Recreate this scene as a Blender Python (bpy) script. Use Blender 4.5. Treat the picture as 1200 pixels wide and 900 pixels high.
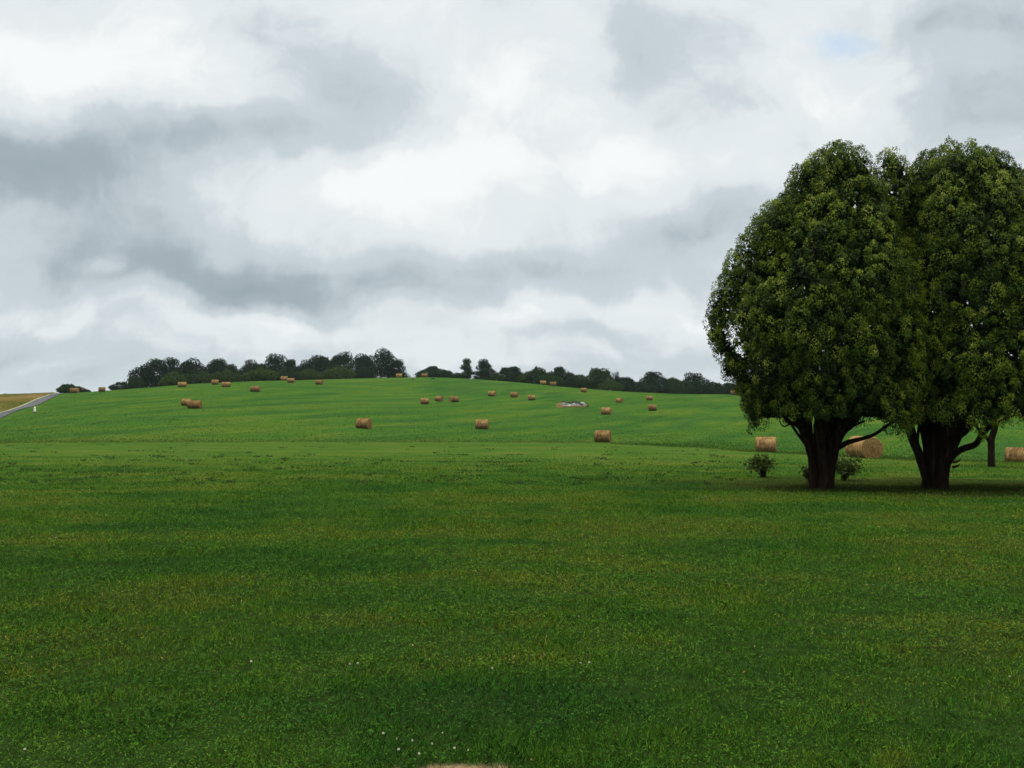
import bpy, bmesh, math, random
import numpy as np
from math import radians, sin, cos, atan2, pi
from mathutils import Vector

# ------------------------------------------------------------------ reset
for o in list(bpy.data.objects):
    bpy.data.objects.remove(o, do_unlink=True)
S = bpy.context.scene
COL = S.collection
rng = np.random.default_rng(7)
random.seed(7)

# ------------------------------------------------------------------ camera
F = 1100.0            # focal length in pixels of the 1200 px wide photograph
EYE = 1.6
HR = 470.0            # row of eye level
cam_d = bpy.data.cameras.new('camera')
cam = bpy.data.objects.new('camera', cam_d)
COL.objects.link(cam)
cam_d.sensor_width = 36.0
cam_d.sensor_fit = 'HORIZONTAL'
cam_d.lens = 36.0 * F / 1200.0
cam_d.clip_start = 0.1
cam_d.clip_end = 20000
cam.location = (0, 0, EYE)
cam.rotation_euler = (radians(90) + math.atan((HR - 450) / F), 0, 0)
S.camera = cam

# ------------------------------------------------------------------ view / exposure
S.view_settings.view_transform = 'Standard'
S.view_settings.look = 'None'
S.view_settings.exposure = 0.0
S.view_settings.gamma = 1.0
S.view_settings.use_curve_mapping = False

# ------------------------------------------------------------------ world: overcast cloud deck over a Nishita sky
SUN_EL, SUN_AZ = radians(68), radians(-40)      # azimuth from +Y towards +X
W = bpy.data.worlds.new('World')
S.world = W
W.use_nodes = True
nt = W.node_tree
nt.nodes.clear()
N, L_ = nt.nodes, nt.links


def nd(t, **kw):
    n = N.new(t)
    for k, v in kw.items():
        setattr(n, k, v)
    return n


def mth(op, a, b=None, c=None, clamp=False):
    n = N.new('ShaderNodeMath')
    n.operation = op
    n.use_clamp = clamp
    for i, v in enumerate((a, b, c)):
        if v is None:
            continue
        if hasattr(v, 'links'):
            L_.new(v, n.inputs[i])
        else:
            n.inputs[i].default_value = v
    return n.outputs[0]


def mrange(v, a, b, c, d, smooth=True):
    n = N.new('ShaderNodeMapRange')
    n.interpolation_type = 'SMOOTHSTEP' if smooth else 'LINEAR'
    L_.new(v, n.inputs[0])
    for i, q in enumerate((a, b, c, d)):
        n.inputs[i + 1].default_value = q
    return n.outputs[0]


def noise(vec, scale, detail=4, rough=.5, dist=0.0, color=False):
    n = N.new('ShaderNodeTexNoise')
    L_.new(vec, n.inputs['Vector'])
    n.inputs['Scale'].default_value = scale
    n.inputs['Detail'].default_value = detail
    n.inputs['Roughness'].default_value = rough
    n.inputs['Distortion'].default_value = dist
    return n.outputs['Color' if color else 'Fac']


sky = nd('ShaderNodeTexSky')
sky.sky_type = 'NISHITA'
sky.sun_disc = False
sky.sun_elevation = SUN_EL
sky.sun_rotation = SUN_AZ
sky.air_density = 1.0
sky.dust_density = 1.0
tc = nd('ShaderNodeTexCoord')
sep = nd('ShaderNodeSeparateXYZ')
L_.new(tc.outputs['Generated'], sep.inputs[0])
X, Y, Z = sep.outputs
ay = mth('MAXIMUM', mth('ABSOLUTE', Y), 0.12)
U = mth('MULTIPLY', mth('DIVIDE', X, ay), 11.0)     # hundred-pixel units about north
V = mth('MULTIPLY', mth('DIVIDE', Z, ay), 11.0)
comb = nd('ShaderNodeCombineXYZ')
L_.new(U, comb.inputs[0]); L_.new(V, comb.inputs[1])
P0 = comb.outputs[0]
# perspective cloud plane coordinates
zz = mth('ADD', mth('MAXIMUM', Z, 0.0), 0.10)
cp = nd('ShaderNodeCombineXYZ')
L_.new(mth('DIVIDE', X, zz), cp.inputs[0]); L_.new(mth('DIVIDE', Y, zz), cp.inputs[1])
Q = cp.outputs[0]


def vadd(v, noisecol, amt):
    a = nd('ShaderNodeVectorMath', operation='SUBTRACT')
    L_.new(noisecol, a.inputs[0]); a.inputs[1].default_value = (.5, .5, .5)
    b = nd('ShaderNodeVectorMath', operation='MULTIPLY')
    L_.new(a.outputs[0], b.inputs[0]); b.inputs[1].default_value = amt
    c = nd('ShaderNodeVectorMath', operation='ADD')
    L_.new(v, c.inputs[0]); L_.new(b.outputs[0], c.inputs[1])
    return c.outputs[0]


Pw = vadd(P0, noise(P0, .45, 2, .5, color=True), (2.0, 1.3, 0))
Pw = vadd(Pw, noise(P0, 1.5, 6, .56, color=True), (.85, .50, 0))

# (px, row, half-width, half-height, tilt deg, amplitude) brightness of the cloud deck
BL = [
    (30, 200, 320, 80, 3, -.42), (150, 280, 330, 95, -6, -.27), (335, 333, 300, 55, -6, -.38),
    (600, 318, 330, 40, 3, -.24), (840, 270, 200, 50, 8, -.26), (60, 320, 220, 60, 0, -.20),
    (390, 100, 170, 110, -40, -.24), (20, 400, 190, 50, 0, -.26), (260, 165, 230, 50, -5, -.26),
    (745, 45, 150, 90, 0, -.25), (850, 110, 190, 55, 5, -.15), (1150, 20, 210, 80, 0, -.28),
    (1175, 120, 140, 90, 0, -.30), (600, 440, 700, 40, 0, -.12), (660, 385, 150, 30, 0, -.16),
    (900, 330, 200, 60, 0, -.12), (110, 440, 260, 50, 0, -.22), (330, 425, 330, 45, 0, -.08), (180, 380, 200, 40, -4, -.08), (820, 410, 260, 50, 0, -.08),
    (110, 70, 240, 110, 0, .24), (480, 215, 260, 75, 8, .28), (600, 90, 170, 110, 20, .14),
    (965, 100, 150, 70, -10, .20), (760, 190, 160, 60, 0, .16), (430, 25, 120, 60, 0, .12),
    (330, 375, 200, 22, -4, .14), (560, 360, 160, 26, 3, .14), (115, 305, 55, 20, 0, .16),
    (105, 375, 60, 25, 0, .13), (60, 425, 60, 22, 0, .20), (820, 380, 130, 30, 0, .16),
]
acc = None
for (px, row, a, b, t, amp) in BL:
    mp = nd('ShaderNodeMapping', vector_type='TEXTURE')
    mp.inputs['Location'].default_value = ((px - 600) / 100, (470 - row) / 100, 0)
    mp.inputs['Rotation'].default_value = (0, 0, radians(t))
    mp.inputs['Scale'].default_value = (a / 70, b / 70, 1)
    L_.new(Pw, mp.inputs[0])
    g = nd('ShaderNodeTexGradient', gradient_type='QUADRATIC_SPHERE')
    L_.new(mp.outputs[0], g.inputs[0])
    s = mth('MULTIPLY', mrange(g.outputs['Fac'], 0, .9, 0, 1), amp * .95)
    acc = s if acc is None else mth('ADD', acc, s)
n1 = mth('MULTIPLY', mth('SUBTRACT', noise(Q, .55, 6, .55, .2), .5), .34)
n2 = mth('MULTIPLY', mth('SUBTRACT', noise(Pw, 1.25, 9, .60), .5), .40)
val = mth('ADD', mth('ADD', mth('ADD', acc, n1), n2), .765)
ramp = nd('ShaderNodeValToRGB')
cr = ramp.color_ramp
cr.interpolation = 'EASE'
cr.elements[0].position = .12; cr.elements[0].color = (.23, .29, .335, 1)
cr.elements[1].position = .95; cr.elements[1].color = (.93, .955, .96, 1)
for p, c in ((.35, (.36, .43, .475, 1)), (.60, (.57, .645, .685, 1)), (.78, (.78, .83, .85, 1))):
    e = cr.elements.new(p); e.color = c
L_.new(val, ramp.inputs[0])
# overcast sky is brighter overhead
zen = mrange(Z, .45, .99, 1.0, 4.6)
mulc = nd('ShaderNodeVectorMath', operation='SCALE')
warm = nd('ShaderNodeMix', data_type='RGBA', blend_type='MULTIPLY')
L_.new(mrange(Z, .42, .9, 0, 1), warm.inputs[0]); L_.new(ramp.outputs[0], warm.inputs[6]); warm.inputs[7].default_value = (1.05, 1.0, .88, 1)
L_.new(warm.outputs[2], mulc.inputs[0]); L_.new(mth('MULTIPLY', zen, 10.0), mulc.inputs['Scale'])
# small break in the cloud where blue shows
mp = nd('ShaderNodeMapping', vector_type='TEXTURE')
mp.inputs['Location'].default_value = (3.88, 4.22, 0)
mp.inputs['Scale'].default_value = (.62, .27, 1)
L_.new(vadd(P0, noise(P0, 2.5, 4, .55, color=True), (.9, .5, 0)), mp.inputs[0])
g = nd('ShaderNodeTexGradient', gradient_type='SPHERICAL')
L_.new(mp.outputs[0], g.inputs[0])
hole = mrange(g.outputs['Fac'], .05, .9, 0, .42)
mx = nd('ShaderNodeMix', data_type='RGBA')
L_.new(hole, mx.inputs[0]); L_.new(mulc.outputs[0], mx.inputs[6])
skb = nd('ShaderNodeVectorMath', operation='MULTIPLY'); skb.inputs[1].default_value = (1.7, 1.9, 1.8)
L_.new(sky.outputs[0], skb.inputs[0]); L_.new(skb.outputs[0], mx.inputs[7])
bg = nd('ShaderNodeBackground')
bg.inputs[1].default_value = 0.1
L_.new(mx.outputs[2], bg.inputs[0])
wo = nd('ShaderNodeOutputWorld')
L_.new(bg.outputs[0], wo.inputs[0])

# ------------------------------------------------------------------ sun (veiled by cloud)
sd = bpy.data.lights.new('sun', 'SUN')
sd.energy = 1.5
sd.angle = radians(10)
sd.color = (1.0, .96, .88)
sun = bpy.data.objects.new('sun', sd)
COL.objects.link(sun)
sdir = Vector((sin(SUN_AZ) * cos(SUN_EL), cos(SUN_AZ) * cos(SUN_EL), sin(SUN_EL)))
sun.rotation_euler = sdir.to_track_quat('Z', 'Y').to_euler()
sun.location = (0, 0, 60)


# ================================================================== helpers
def tag(o, label=None, cat=None, group=None, kind=None):
    if label: o['label'] = label
    if cat: o['category'] = cat
    if group: o['group'] = group
    if kind: o['kind'] = kind
    return o


def empty(name, loc):
    o = bpy.data.objects.new(name, None)
    o.empty_display_size = .2
    COL.objects.link(o)
    o.location = loc
    return o


def link(name, me, mat=None, parent=None):
    o = bpy.data.objects.new(name, me)
    COL.objects.link(o)
    if mat is not None and not me.materials:
        me.materials.append(mat)
    if parent is not None:
        o.parent = parent
    return o


def soup(name, V3, attrs=None):
    """V3: (n, k, 3) -> n separate k-gons; attrs: dict name -> (n,) float per face"""
    n, k, _ = V3.shape
    me = bpy.data.meshes.new(name)
    me.vertices.add(n * k)
    me.vertices.foreach_set('co', np.ascontiguousarray(V3, dtype=np.float32).ravel())
    me.loops.add(n * k)
    me.loops.foreach_set('vertex_index', np.arange(n * k, dtype=np.int32))
    me.polygons.add(n)
    me.polygons.foreach_set('loop_start', np.arange(n, dtype=np.int32) * k)
    try:
        me.polygons.foreach_set('loop_total', np.full(n, k, dtype=np.int32))
    except Exception:
        pass
    for an, av in (attrs or {}).items():
        a = me.attributes.new(an, 'FLOAT', 'FACE')
        a.data.foreach_set('value', np.ascontiguousarray(av, dtype=np.float32))
    me.update()
    return me


def vnoise(x, y, seed=0):
    """value noise in [0,1]"""
    xi = np.floor(x).astype(np.int64); yi = np.floor(y).astype(np.int64)
    fx = x - xi; fy = y - yi
    fx = fx * fx * (3 - 2 * fx); fy = fy * fy * (3 - 2 * fy)

    def h(a, b):
        n = (a * 374761393 + b * 668265263 + seed * 974634777) & 0x7fffffff
        n = ((n ^ (n >> 13)) * 1274126177) & 0x7fffffff
        n = (n ^ (n >> 16)) & 0xffff
        return n / 65535.0
    a = h(xi, yi); b = h(xi + 1, yi); c = h(xi, yi + 1); d = h(xi + 1, yi + 1)
    return (a * (1 - fx) + b * fx) * (1 - fy) + (c * (1 - fx) + d * fx) * fy


def fbm(x, y, seed=0, octv=4):
    s = 0; a = .5; t = 0
    for i in range(octv):
        s = s + a * vnoise(x * 2 ** i + 13.7 * i, y * 2 ** i - 7.3 * i, seed + i)
        t += a; a *= .55
    return s / t


def sstep(e0, e1, x):
    t = np.clip((x - e0) / (e1 - e0), 0, 1)
    return t * t * (3 - 2 * t)


# ================================================================== terrain
# per picture column: (distance, row) where the ground is seen; turned into true heights
TAB = {
    -500: [(90, 522), (110, 512), (150, 497), (200, 487), (240, 482)],
    0: [(90, 519), (105, 508), (130, 497), (160, 486), (190, 475), (220, 467), (240, 463.3)],
    75: [(92, 518.5), (105, 508), (130, 495), (160, 482), (200, 470), (240, 462), (250, 461)],
    150: [(94, 518), (105, 507), (130, 491), (160, 478), (200, 466), (240, 457.5), (262, 455.5)],
    220: [(96, 518), (105, 508), (130, 489), (147, 480), (165, 474), (200, 464), (240, 455), (265, 450.5), (280, 449.8)],
    300: [(98, 518), (108, 508), (130, 494), (165, 475), (214, 459.5), (240, 453.5), (275, 447), (290, 446)],
    426: [(102, 518), (118, 502.5), (135, 493), (160, 481), (200, 468), (257, 451), (300, 443.4), (310, 442.8)],
    500: [(104, 518), (131, 502), (160, 487), (207, 473.5), (240, 464), (280, 449), (310, 441.3)],
    565: [(105, 518), (131, 502.5), (160, 489), (200, 474), (237, 464.5), (280, 451), (308, 443.5)],
    622: [(105, 518), (131, 506), (160, 492), (220, 469.3), (260, 457), (300, 449)],
    700: [(99, 518.5), (131, 502), (170, 485.6), (200, 474), (255, 459.8), (288, 456.6)],
    764: [(99, 520), (131, 506), (180, 481), (230, 469), (262, 462.2), (280, 461)],
    860: [(73, 526.5), (99, 517), (131, 504), (180, 482), (230, 469), (266, 463), (280, 462)],
    900: [(66, 529.5), (75, 532.5), (88, 525), (105, 514), (131, 502), (180, 481), (270, 462)],
    1012: [(57, 535.5), (70, 533), (90, 522), (131, 503), (180, 482), (270, 462)],
    1190: [(49, 541), (58, 546.5), (75, 541), (90, 530), (131, 506), (180, 484), (270, 462)],
    1700: [(49, 541), (58, 543), (75, 538), (90, 530), (131, 508), (180, 487), (270, 466)],
}
DG = np.arange(0, 4200, 1.0)
XG = np.arange(-600, 1801, 20.0)
cols = sorted(TAB)
prof = []
CREST = {}
for c in cols:
    pts = TAB[c]
    d = [0, 20, 40] + [p[0] for p in pts]
    z = [0, -.62, -1.24] + [EYE + (HR - p[1]) * p[0] / F for p in pts]
    cd, cz = d[-1], z[-1]
    CREST[c] = cd
    d += [cd + 25, cd + 60, cd + 200, cd + 700, 2500, 4200]
    z += [cz - .2, cz - 1.6, cz - 9, -18, -35, -60]
    prof.append(np.interp(DG, d, z))
prof = np.array(prof)
ZT = np.array([np.interp(XG, cols, prof[:, i]) for i in range(len(DG))])   # (D, X)


def gsm(A, sig, ax):
    r = int(3 * sig) + 1
    k = np.exp(-.5 * (np.arange(-r, r + 1) / sig) ** 2); k /= k.sum()
    pad = [(0, 0), (0, 0)]; pad[ax] = (r, r)
    B = np.pad(A, pad, mode='edge')
    out = np.zeros_like(A)
    for i, w in enumerate(k):
        sl = [slice(None), slice(None)]; sl[ax] = slice(i, i + A.shape[ax])
        out += w * B[tuple(sl)]
    return out


ZT = gsm(gsm(ZT, 3.0, 0), 1.6, 1)


def crest_d(px):
    return float(np.interp(px, cols, [CREST[c] for c in cols]))


def height(x, y):
    x = np.asarray(x, float); y = np.asarray(y, float)
    r = np.hypot(x, y)
    az = np.arctan2(x, y)
    A = radians(46)
    azc = np.clip(az, -A, A)
    back = sstep(radians(60), radians(160), np.abs(az))
    azc = azc * (1 - back)
    d = r * np.cos(azc)
    px = np.clip(600 + F * np.tan(azc), -599, 1799)
    i = np.clip(d, 0, 4198); i0 = i.astype(int); fi = i - i0
    j = (px + 600) / 20; j0 = np.clip(j.astype(int), 0, len(XG) - 2); fj = j - j0
    z = (ZT[i0, j0] * (1 - fj) + ZT[i0, j0 + 1] * fj) * (1 - fi) + (ZT[i0 + 1, j0] * (1 - fj) + ZT[i0 + 1, j0 + 1] * fj) * fi
    z = z + .05 * (fbm(x / 2.3, y / 2.3, 5, 3) - .5) * sstep(0, 4, r)
    z = z + .35 * (fbm(x / 25, y / 25, 6, 3) - .5) * sstep(110, 150, r)
    return z


def hz(x, y):
    return float(height(np.array([x]), np.array([y]))[0])


def at(px, row, dmin=3.0):
    """ground point seen at that pixel of the photograph"""
    d = np.concatenate([np.arange(dmin, 40, .01), np.arange(max(dmin, 40), 420, .25)])
    x = (px - 600) / F * d
    z = height(x, d)
    rr = HR - F * (z - EYE) / d
    k = np.where(rr <= row)[0]
    i = k[0] if len(k) else int(np.argmin(rr))
    return Vector((x[i], d[i], z[i]))


def Wp(px, row, d):
    return Vector(((px - 600) / F * d, d, EYE + (HR - row) / F * d))


# road: left/right edge picked off the ground
ROAD_L = [(-420, 517), (-200, 502.5), (-90, 493.3), (0, 484.6), (12, 481.8), (25, 477.2), (35, 472.6), (45, 468), (53, 465.2)]
ROAD_R = [(-420, 540), (-200, 518), (-90, 505), (0, 491.8), (12, 485), (25, 480), (38, 477), (49, 473), (64, 465.2)]
RL = [at(*p) for p in ROAD_L]; RR = [at(*p) for p in ROAD_R]
RL = sorted(RL, key=lambda v: v.y); RR = sorted(RR, key=lambda v: v.y)
rly = np.array([v.y for v in RL]); rlx = np.array([v.x for v in RL])
rry = np.array([v.y for v in RR]); rrx = np.array([v.x for v in RR])


def extrap(q, ys, xs):
    r = np.interp(q, ys, xs)
    s1 = (xs[-1] - xs[-3]) / (ys[-1] - ys[-3])
    return np.where(q > ys[-1], xs[-1] + (q - ys[-1]) * s1, r)


EDX = [-600, 0, 220, 426, 565, 700, 860, 900, 1012, 1190, 1800]
EDD = [88, 90, 96, 102, 105, 98, 74, 67.5, 58, 49.5, 49]


def masks(x, y):
    r = np.hypot(x, y)
    yy = np.maximum(y, .01)
    px = np.where(y > .5, 600 + F * x / yy, np.where(x < 0, -600, 1800))
    ed = np.interp(np.clip(px, -600, 1800), EDX, EDD) + 3.0 * (fbm(x / 9, y / 9, 21, 3) - .5) + 1.6 * (fbm(x / 1.5, y / 1.5, 22, 2) - .5)
    dd = np.where(y > 0, y, r * .5)
    lawn = 1 - sstep(-5.0, 4.0, dd - ed)
    lx = extrap(y, rly, rlx)
    mead = sstep(.3, 1.6, lx - x) * (y > 120) * 1.0
    dr = np.hypot((x + .25) / .26, (y - 4.22) / .34) + 1.1 * (fbm(x * 7, y * 7, 31, 4) - .5)
    dirt = 1 - sstep(.8, 1.08, dr)
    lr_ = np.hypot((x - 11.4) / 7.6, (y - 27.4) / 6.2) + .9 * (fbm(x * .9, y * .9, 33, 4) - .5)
    litter_shade = 1 - sstep(.55, 1.15, lr_)  # needle-strewn ground under the big trees, with their shade pool painted in
    p1 = fbm(x / 1.7, y / 1.1, 41, 4)
    p2 = fbm(x / 4.2, y / 2.3, 45, 4)
    return lawn, mead, dirt, p1, p2, litter_shade


# ground sheet ------------------------------------------------------
ang = np.concatenate([np.arange(-180, -60, 4.0), np.arange(-60, -38, 1.0), np.arange(-38, 38, .22),
                      np.arange(38, 60, 1.0), np.arange(60, 180, 4.0)])
rad = [.35]
while rad[-1] < 12000:
    r_ = rad[-1]
    if r_ < 3: st = .3
    elif r_ < 110: st = min(max(.013 * r_, .05), .6)
    elif r_ < 340: st = 1.3
    else: st = max(1.5, .04 * (r_ - 300))
    rad.append(r_ + st)
rad = np.array(rad)
TH, RD = np.meshgrid(np.radians(ang), rad)
GX = RD * np.sin(TH); GY = RD * np.cos(TH)
na, nr = len(ang), len(rad)
GZ = height(GX.ravel(), GY.ravel())
co = np.stack([GX.ravel(), GY.ravel(), GZ], 1)
co = np.vstack([co, [[0, 0, 0.0]]])
idx = np.arange(na * nr).reshape(nr, na)
nxt = np.roll(idx, -1, axis=1)
quads = np.stack([idx[:-1], idx[1:], nxt[1:], nxt[:-1]], -1).reshape(-1, 4)[:, ::-1]
me = bpy.data.meshes.new('ground')
nq = len(quads)
tri = np.stack([np.full(na, na * nr), idx[0], nxt[0]], 1)[:, ::-1]
me.vertices.add(len(co)); me.vertices.foreach_set('co', co.astype(np.float32).ravel())
me.loops.add(nq * 4 + na * 3)
me.loops.foreach_set('vertex_index', np.concatenate([quads.ravel(), tri.ravel()]).astype(np.int32))
me.polygons.add(nq + na)
me.polygons.foreach_set('loop_start', np.concatenate([np.arange(nq) * 4, nq * 4 + np.arange(na) * 3]).astype(np.int32))
me.polygons.foreach_set('use_smooth', np.ones(nq + na, dtype=bool))
me.update()
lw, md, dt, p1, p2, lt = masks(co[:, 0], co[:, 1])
for nm, a_ in (('litter_shade', lt), ('lawn', lw), ('meadow', md), ('dirt', dt), ('p1', p1), ('p2', p2)):
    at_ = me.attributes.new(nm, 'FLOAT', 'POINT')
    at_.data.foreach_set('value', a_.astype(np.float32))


# ------------------------------------------------------------------ material kit
class M:
    def __init__(s, name):
        s.m = bpy.data.materials.new(name); s.m.use_nodes = True
        s.t = s.m.node_tree; s.t.nodes.clear()
        s.out = s.n('ShaderNodeOutputMaterial')

    def n(s, t, **kw):
        q = s.t.nodes.new(t)
        for k, v in kw.items(): setattr(q, k, v)
        return q

    def l(s, a, b): s.t.links.new(a, b)

    def put(s, sock, v):
        if hasattr(v, 'links'): s.l(v, sock)
        else: sock.default_value = v

    def attr(s, nm): return s.n('ShaderNodeAttribute', attribute_name=nm).outputs['Fac']

    def obj(s): return s.n('ShaderNodeTexCoord').outputs['Object']

    def mapping(s, v, scale=(1, 1, 1), rot=(0, 0, 0)):
        q = s.n('ShaderNodeMapping'); s.l(v, q.inputs[0])
        q.inputs['Scale'].default_value = scale; q.inputs['Rotation'].default_value = rot
        return q.outputs[0]

    def noise(s, v, sc, det=4, ro=.55, col=False):
        q = s.n('ShaderNodeTexNoise'); s.l(v, q.inputs['Vector'])
        q.inputs['Scale'].default_value = sc; q.inputs['Detail'].default_value = det
        q.inputs['Roughness'].default_value = ro
        return q.outputs['Color' if col else 'Fac']

    def math(s, op, a, b=0.0, clamp=False):
        q = s.n('ShaderNodeMath', operation=op, use_clamp=clamp)
        s.put(q.inputs[0], a); s.put(q.inputs[1], b)
        return q.outputs[0]

    def rng(s, v, a, b, c=0., d=1.):
        q = s.n('ShaderNodeMapRange', interpolation_type='SMOOTHSTEP'); s.l(v, q.inputs[0])
        for i, w in enumerate((a, b, c, d)): q.inputs[i + 1].default_value = w
        return q.outputs[0]

    def mix(s, f, a, b, mode='MIX'):
        q = s.n('ShaderNodeMix', data_type='RGBA', blend_type=mode)
        s.put(q.inputs[0], f)
        for k, v in ((6, a), (7, b)):
            if hasattr(v, 'links'): s.l(v, q.inputs[k])
            else: q.inputs[k].default_value = (*v, 1)
        return q.outputs[2]

    def ramp(s, f, stops):
        q = s.n('ShaderNodeValToRGB'); s.l(f, q.inputs[0])
        e = q.color_ramp.elements
        e[0].position, e[0].color = stops[0][0], (*stops[0][1], 1)
        e[1].position, e[1].color = stops[-1][0], (*stops[-1][1], 1)
        for p, c in stops[1:-1]:
            k = e.new(p); k.color = (*c, 1)
        return q.outputs[0]

    def bsdf(s, col, rough=.8, bump=None, bs=.3, bd=.05, spec=.3, transl=0.0):
        q = s.n('ShaderNodeBsdfPrincipled')
        s.put(q.inputs['Base Color'], col if hasattr(col, 'links') else (*col, 1))
        s.put(q.inputs['Roughness'], rough)
        q.inputs['Specular IOR Level'].default_value = spec
        if bump is not None:
            b = s.n('ShaderNodeBump'); b.inputs['Strength'].default_value = bs; b.inputs['Distance'].default_value = bd
            s.l(bump, b.inputs['Height']); s.l(b.outputs[0], q.inputs['Normal'])
        o = q.outputs[0]
        if transl:
            t = s.n('ShaderNodeBsdfTranslucent'); s.put(t.inputs[0], col if hasattr(col, 'links') else (*col, 1))
            k = s.n('ShaderNodeMixShader'); k.inputs[0].default_value = transl
            s.l(o, k.inputs[1]); s.l(t.outputs[0], k.inputs[2]); o = k.outputs[0]
        s.l(o, s.out.inputs[0])
        return s.m


# lawn tints shared by soil-level sheet and blades
LG = [(.0, (.020, .060, .020)), (.35, (.034, .082, .018)), (.6, (.052, .100, .020)), (.8, (.078, .098, .026)), (1., (.098, .092, .040))]

g = M('ground_grass')
ob = g.obj()
lawn, mead, dirt, P1, P2 = (g.attr(k) for k in ('lawn', 'meadow', 'dirt', 'p1', 'p2'))
fine = g.noise(ob, 9, 5, .7)
tuft = g.noise(g.mapping(ob, (1.6, 3.2, 1)), 1.0, 5, .65)
streak = g.noise(g.mapping(ob, (.045, .55, 1)), 1.0, 5, .6)
f1 = g.math('ADD', g.math('MULTIPLY', P1, .55), g.math('MULTIPLY', P2, .55))
f1 = g.math('ADD', f1, g.math('MULTIPLY', g.math('SUBTRACT', tuft, .5), .5))
f1 = g.math('ADD', f1, g.math('MULTIPLY', g.math('SUBTRACT', streak, .5), .55))
lawn_c = g.ramp(f1, [(.3, (.018, .052, .008)), (.47, (.029, .068, .009)), (.6, (.043, .078, .012)), (.75, (.066, .082, .016))])
lawn_c = g.mix(g.rng(g.noise(g.mapping(ob, (.12, 1.2, 1)), 1.3, 6, .7), .62, .82), lawn_c, (.028, .060, .008))
lawn_c = g.mix(g.math('MULTIPLY', g.rng(fine, .35, .7), .35), lawn_c, (.058, .094, .020))
lawn_c = g.mix(g.math('MULTIPLY', g.rng(g.noise(g.mapping(ob, (1, .55, 1)), 3.2, 7, .75), .48, .66), .50), lawn_c, (.015, .040, .007))
# hay field: bright regrowth with mowing swaths
def swath(sx, sy, deg):
    q = g.n('ShaderNodeMapping', vector_type='TEXTURE'); g.l(ob, q.inputs[0])
    q.inputs['Scale'].default_value = (1 / sx, 1 / sy, 1); q.inputs['Rotation'].default_value = (0, 0, radians(deg))
    return q.outputs[0]


sw = g.noise(swath(.17, .006, -26), 1.0, 4, .6)
sw2 = g.noise(g.mapping(ob, (.02, .11, 1), (0, 0, radians(6))), 1.0, 5, .6)
ft = g.math('ADD', g.math('MULTIPLY', sw, .72), g.math('MULTIPLY', sw2, .28))
field_c = g.ramp(ft, [(.41, (.017, .052, .011)), (.48, (.026, .071, .010)), (.54, (.040, .082, .009)), (.62, (.064, .090, .013))])
field_c = g.mix(g.math('MULTIPLY', g.rng(g.noise(swath(.8, .05, -26), 1, 3, .6), .42, .6), .45), field_c, (.036, .072, .014))
field_c = g.mix(g.math('MULTIPLY', g.rng(g.noise(ob, 2.2, 5, .7), .4, .75), .35), field_c, (.028, .068, .014))
field_c = g.mix(g.math('MULTIPLY', g.rng(g.noise(g.mapping(ob, (.35, .16, 1)), 1, 7, .72), .47, .66), .38), field_c, (.026, .070, .016))
field_c = g.mix(g.math('MULTIPLY', g.rng(g.noise(g.mapping(ob, (.9, .25, 1), (0, 0, .2)), 1, 6, .7), .54, .7), .30), field_c, (.066, .086, .020))
mead_c = g.ramp(g.noise(g.mapping(ob, (.05, .12, 1)), 1.0, 5, .65), [(.38, (.08, .11, .022)), (.5, (.20, .165, .045)), (.62, (.33, .225, .09))])
dirt_c = g.ramp(g.noise(ob, 40, 5, .7), [(.3, (.09, .060, .032)), (.7, (.22, .155, .095))])
c = g.mix(lawn, field_c, lawn_c)
near = g.n('ShaderNodeVectorMath', operation='LENGTH'); g.l(ob, near.inputs[0])
soil = g.mix(g.rng(fine, .3, .7), (.009, .018, .004), (.018, .034, .008))
c = g.mix(g.rng(near.outputs['Value'], 9, 38, .0, 1.), soil, c)
c = g.mix(g.math('MULTIPLY', g.attr('litter_shade'), g.rng(g.noise(ob, 1.7, 5, .7), .3, .62, .55, .97)), c, (.015, .019, .005))  # darkened colour carries the tree shade as well as the needles
c = g.mix(mead, c, mead_c)
c = g.mix(dirt, c, dirt_c)
bmp = g.math('ADD', fine, g.math('MULTIPLY', tuft, 2.0))
ground_mat = g.bsdf(c, 1.0, bmp, .6, .06, .0)
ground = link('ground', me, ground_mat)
tag(ground, kind='structure')

# road --------------------------------------------------------------
rt = M('asphalt')
ro = rt.obj()
rc = rt.ramp(rt.noise(ro, 3, 6, .7), [(.3, (.060, .065, .070)), (.7, (.095, .098, .103))])
rc = rt.mix(rt.rng(rt.noise(rt.mapping(ro, (.3, .05, 1)), 1, 3), .45, .6), rc, (.058, .061, .066))
road_mat = rt.bsdf(rc, .9, rt.noise(ro, 30), .3, .01, 0.0)
vt = M('gravel_verge')
verge_mat = vt.bsdf(vt.ramp(vt.noise(vt.obj(), 4, 6, .7), [(.35, (.13, .15, .07)), (.65, (.26, .24, .15))]), .95)


def strip(name, x0f, x1f, ys, lift, mat, n=7):
    bm = bmesh.new(); rows = []
    for y in ys:
        a, b = float(x0f(y)), float(x1f(y))
        xs = np.linspace(a, b, n)
        zs = np.maximum.reduce([height(xs, np.full(n, y) + o) for o in (-.5, 0, .5)]) + lift
        top = [bm.verts.new((x, y, z)) for x, z in zip(xs, zs)]
        bot = [bm.verts.new((xs[0], y, zs[0] - .25)), bm.verts.new((xs[-1], y, zs[-1] - .25))]
        rows.append([bot[0]] + top + [bot[1]])
    for r0, r1 in zip(rows, rows[1:]):
        for i in range(len(r0) - 1):
            bm.faces.new((r0[i], r0[i + 1], r1[i + 1], r1[i]))
    m_ = bpy.data.meshes.new(name); bm.to_mesh(m_); bm.free()
    return link(name, m_, mat)


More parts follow.
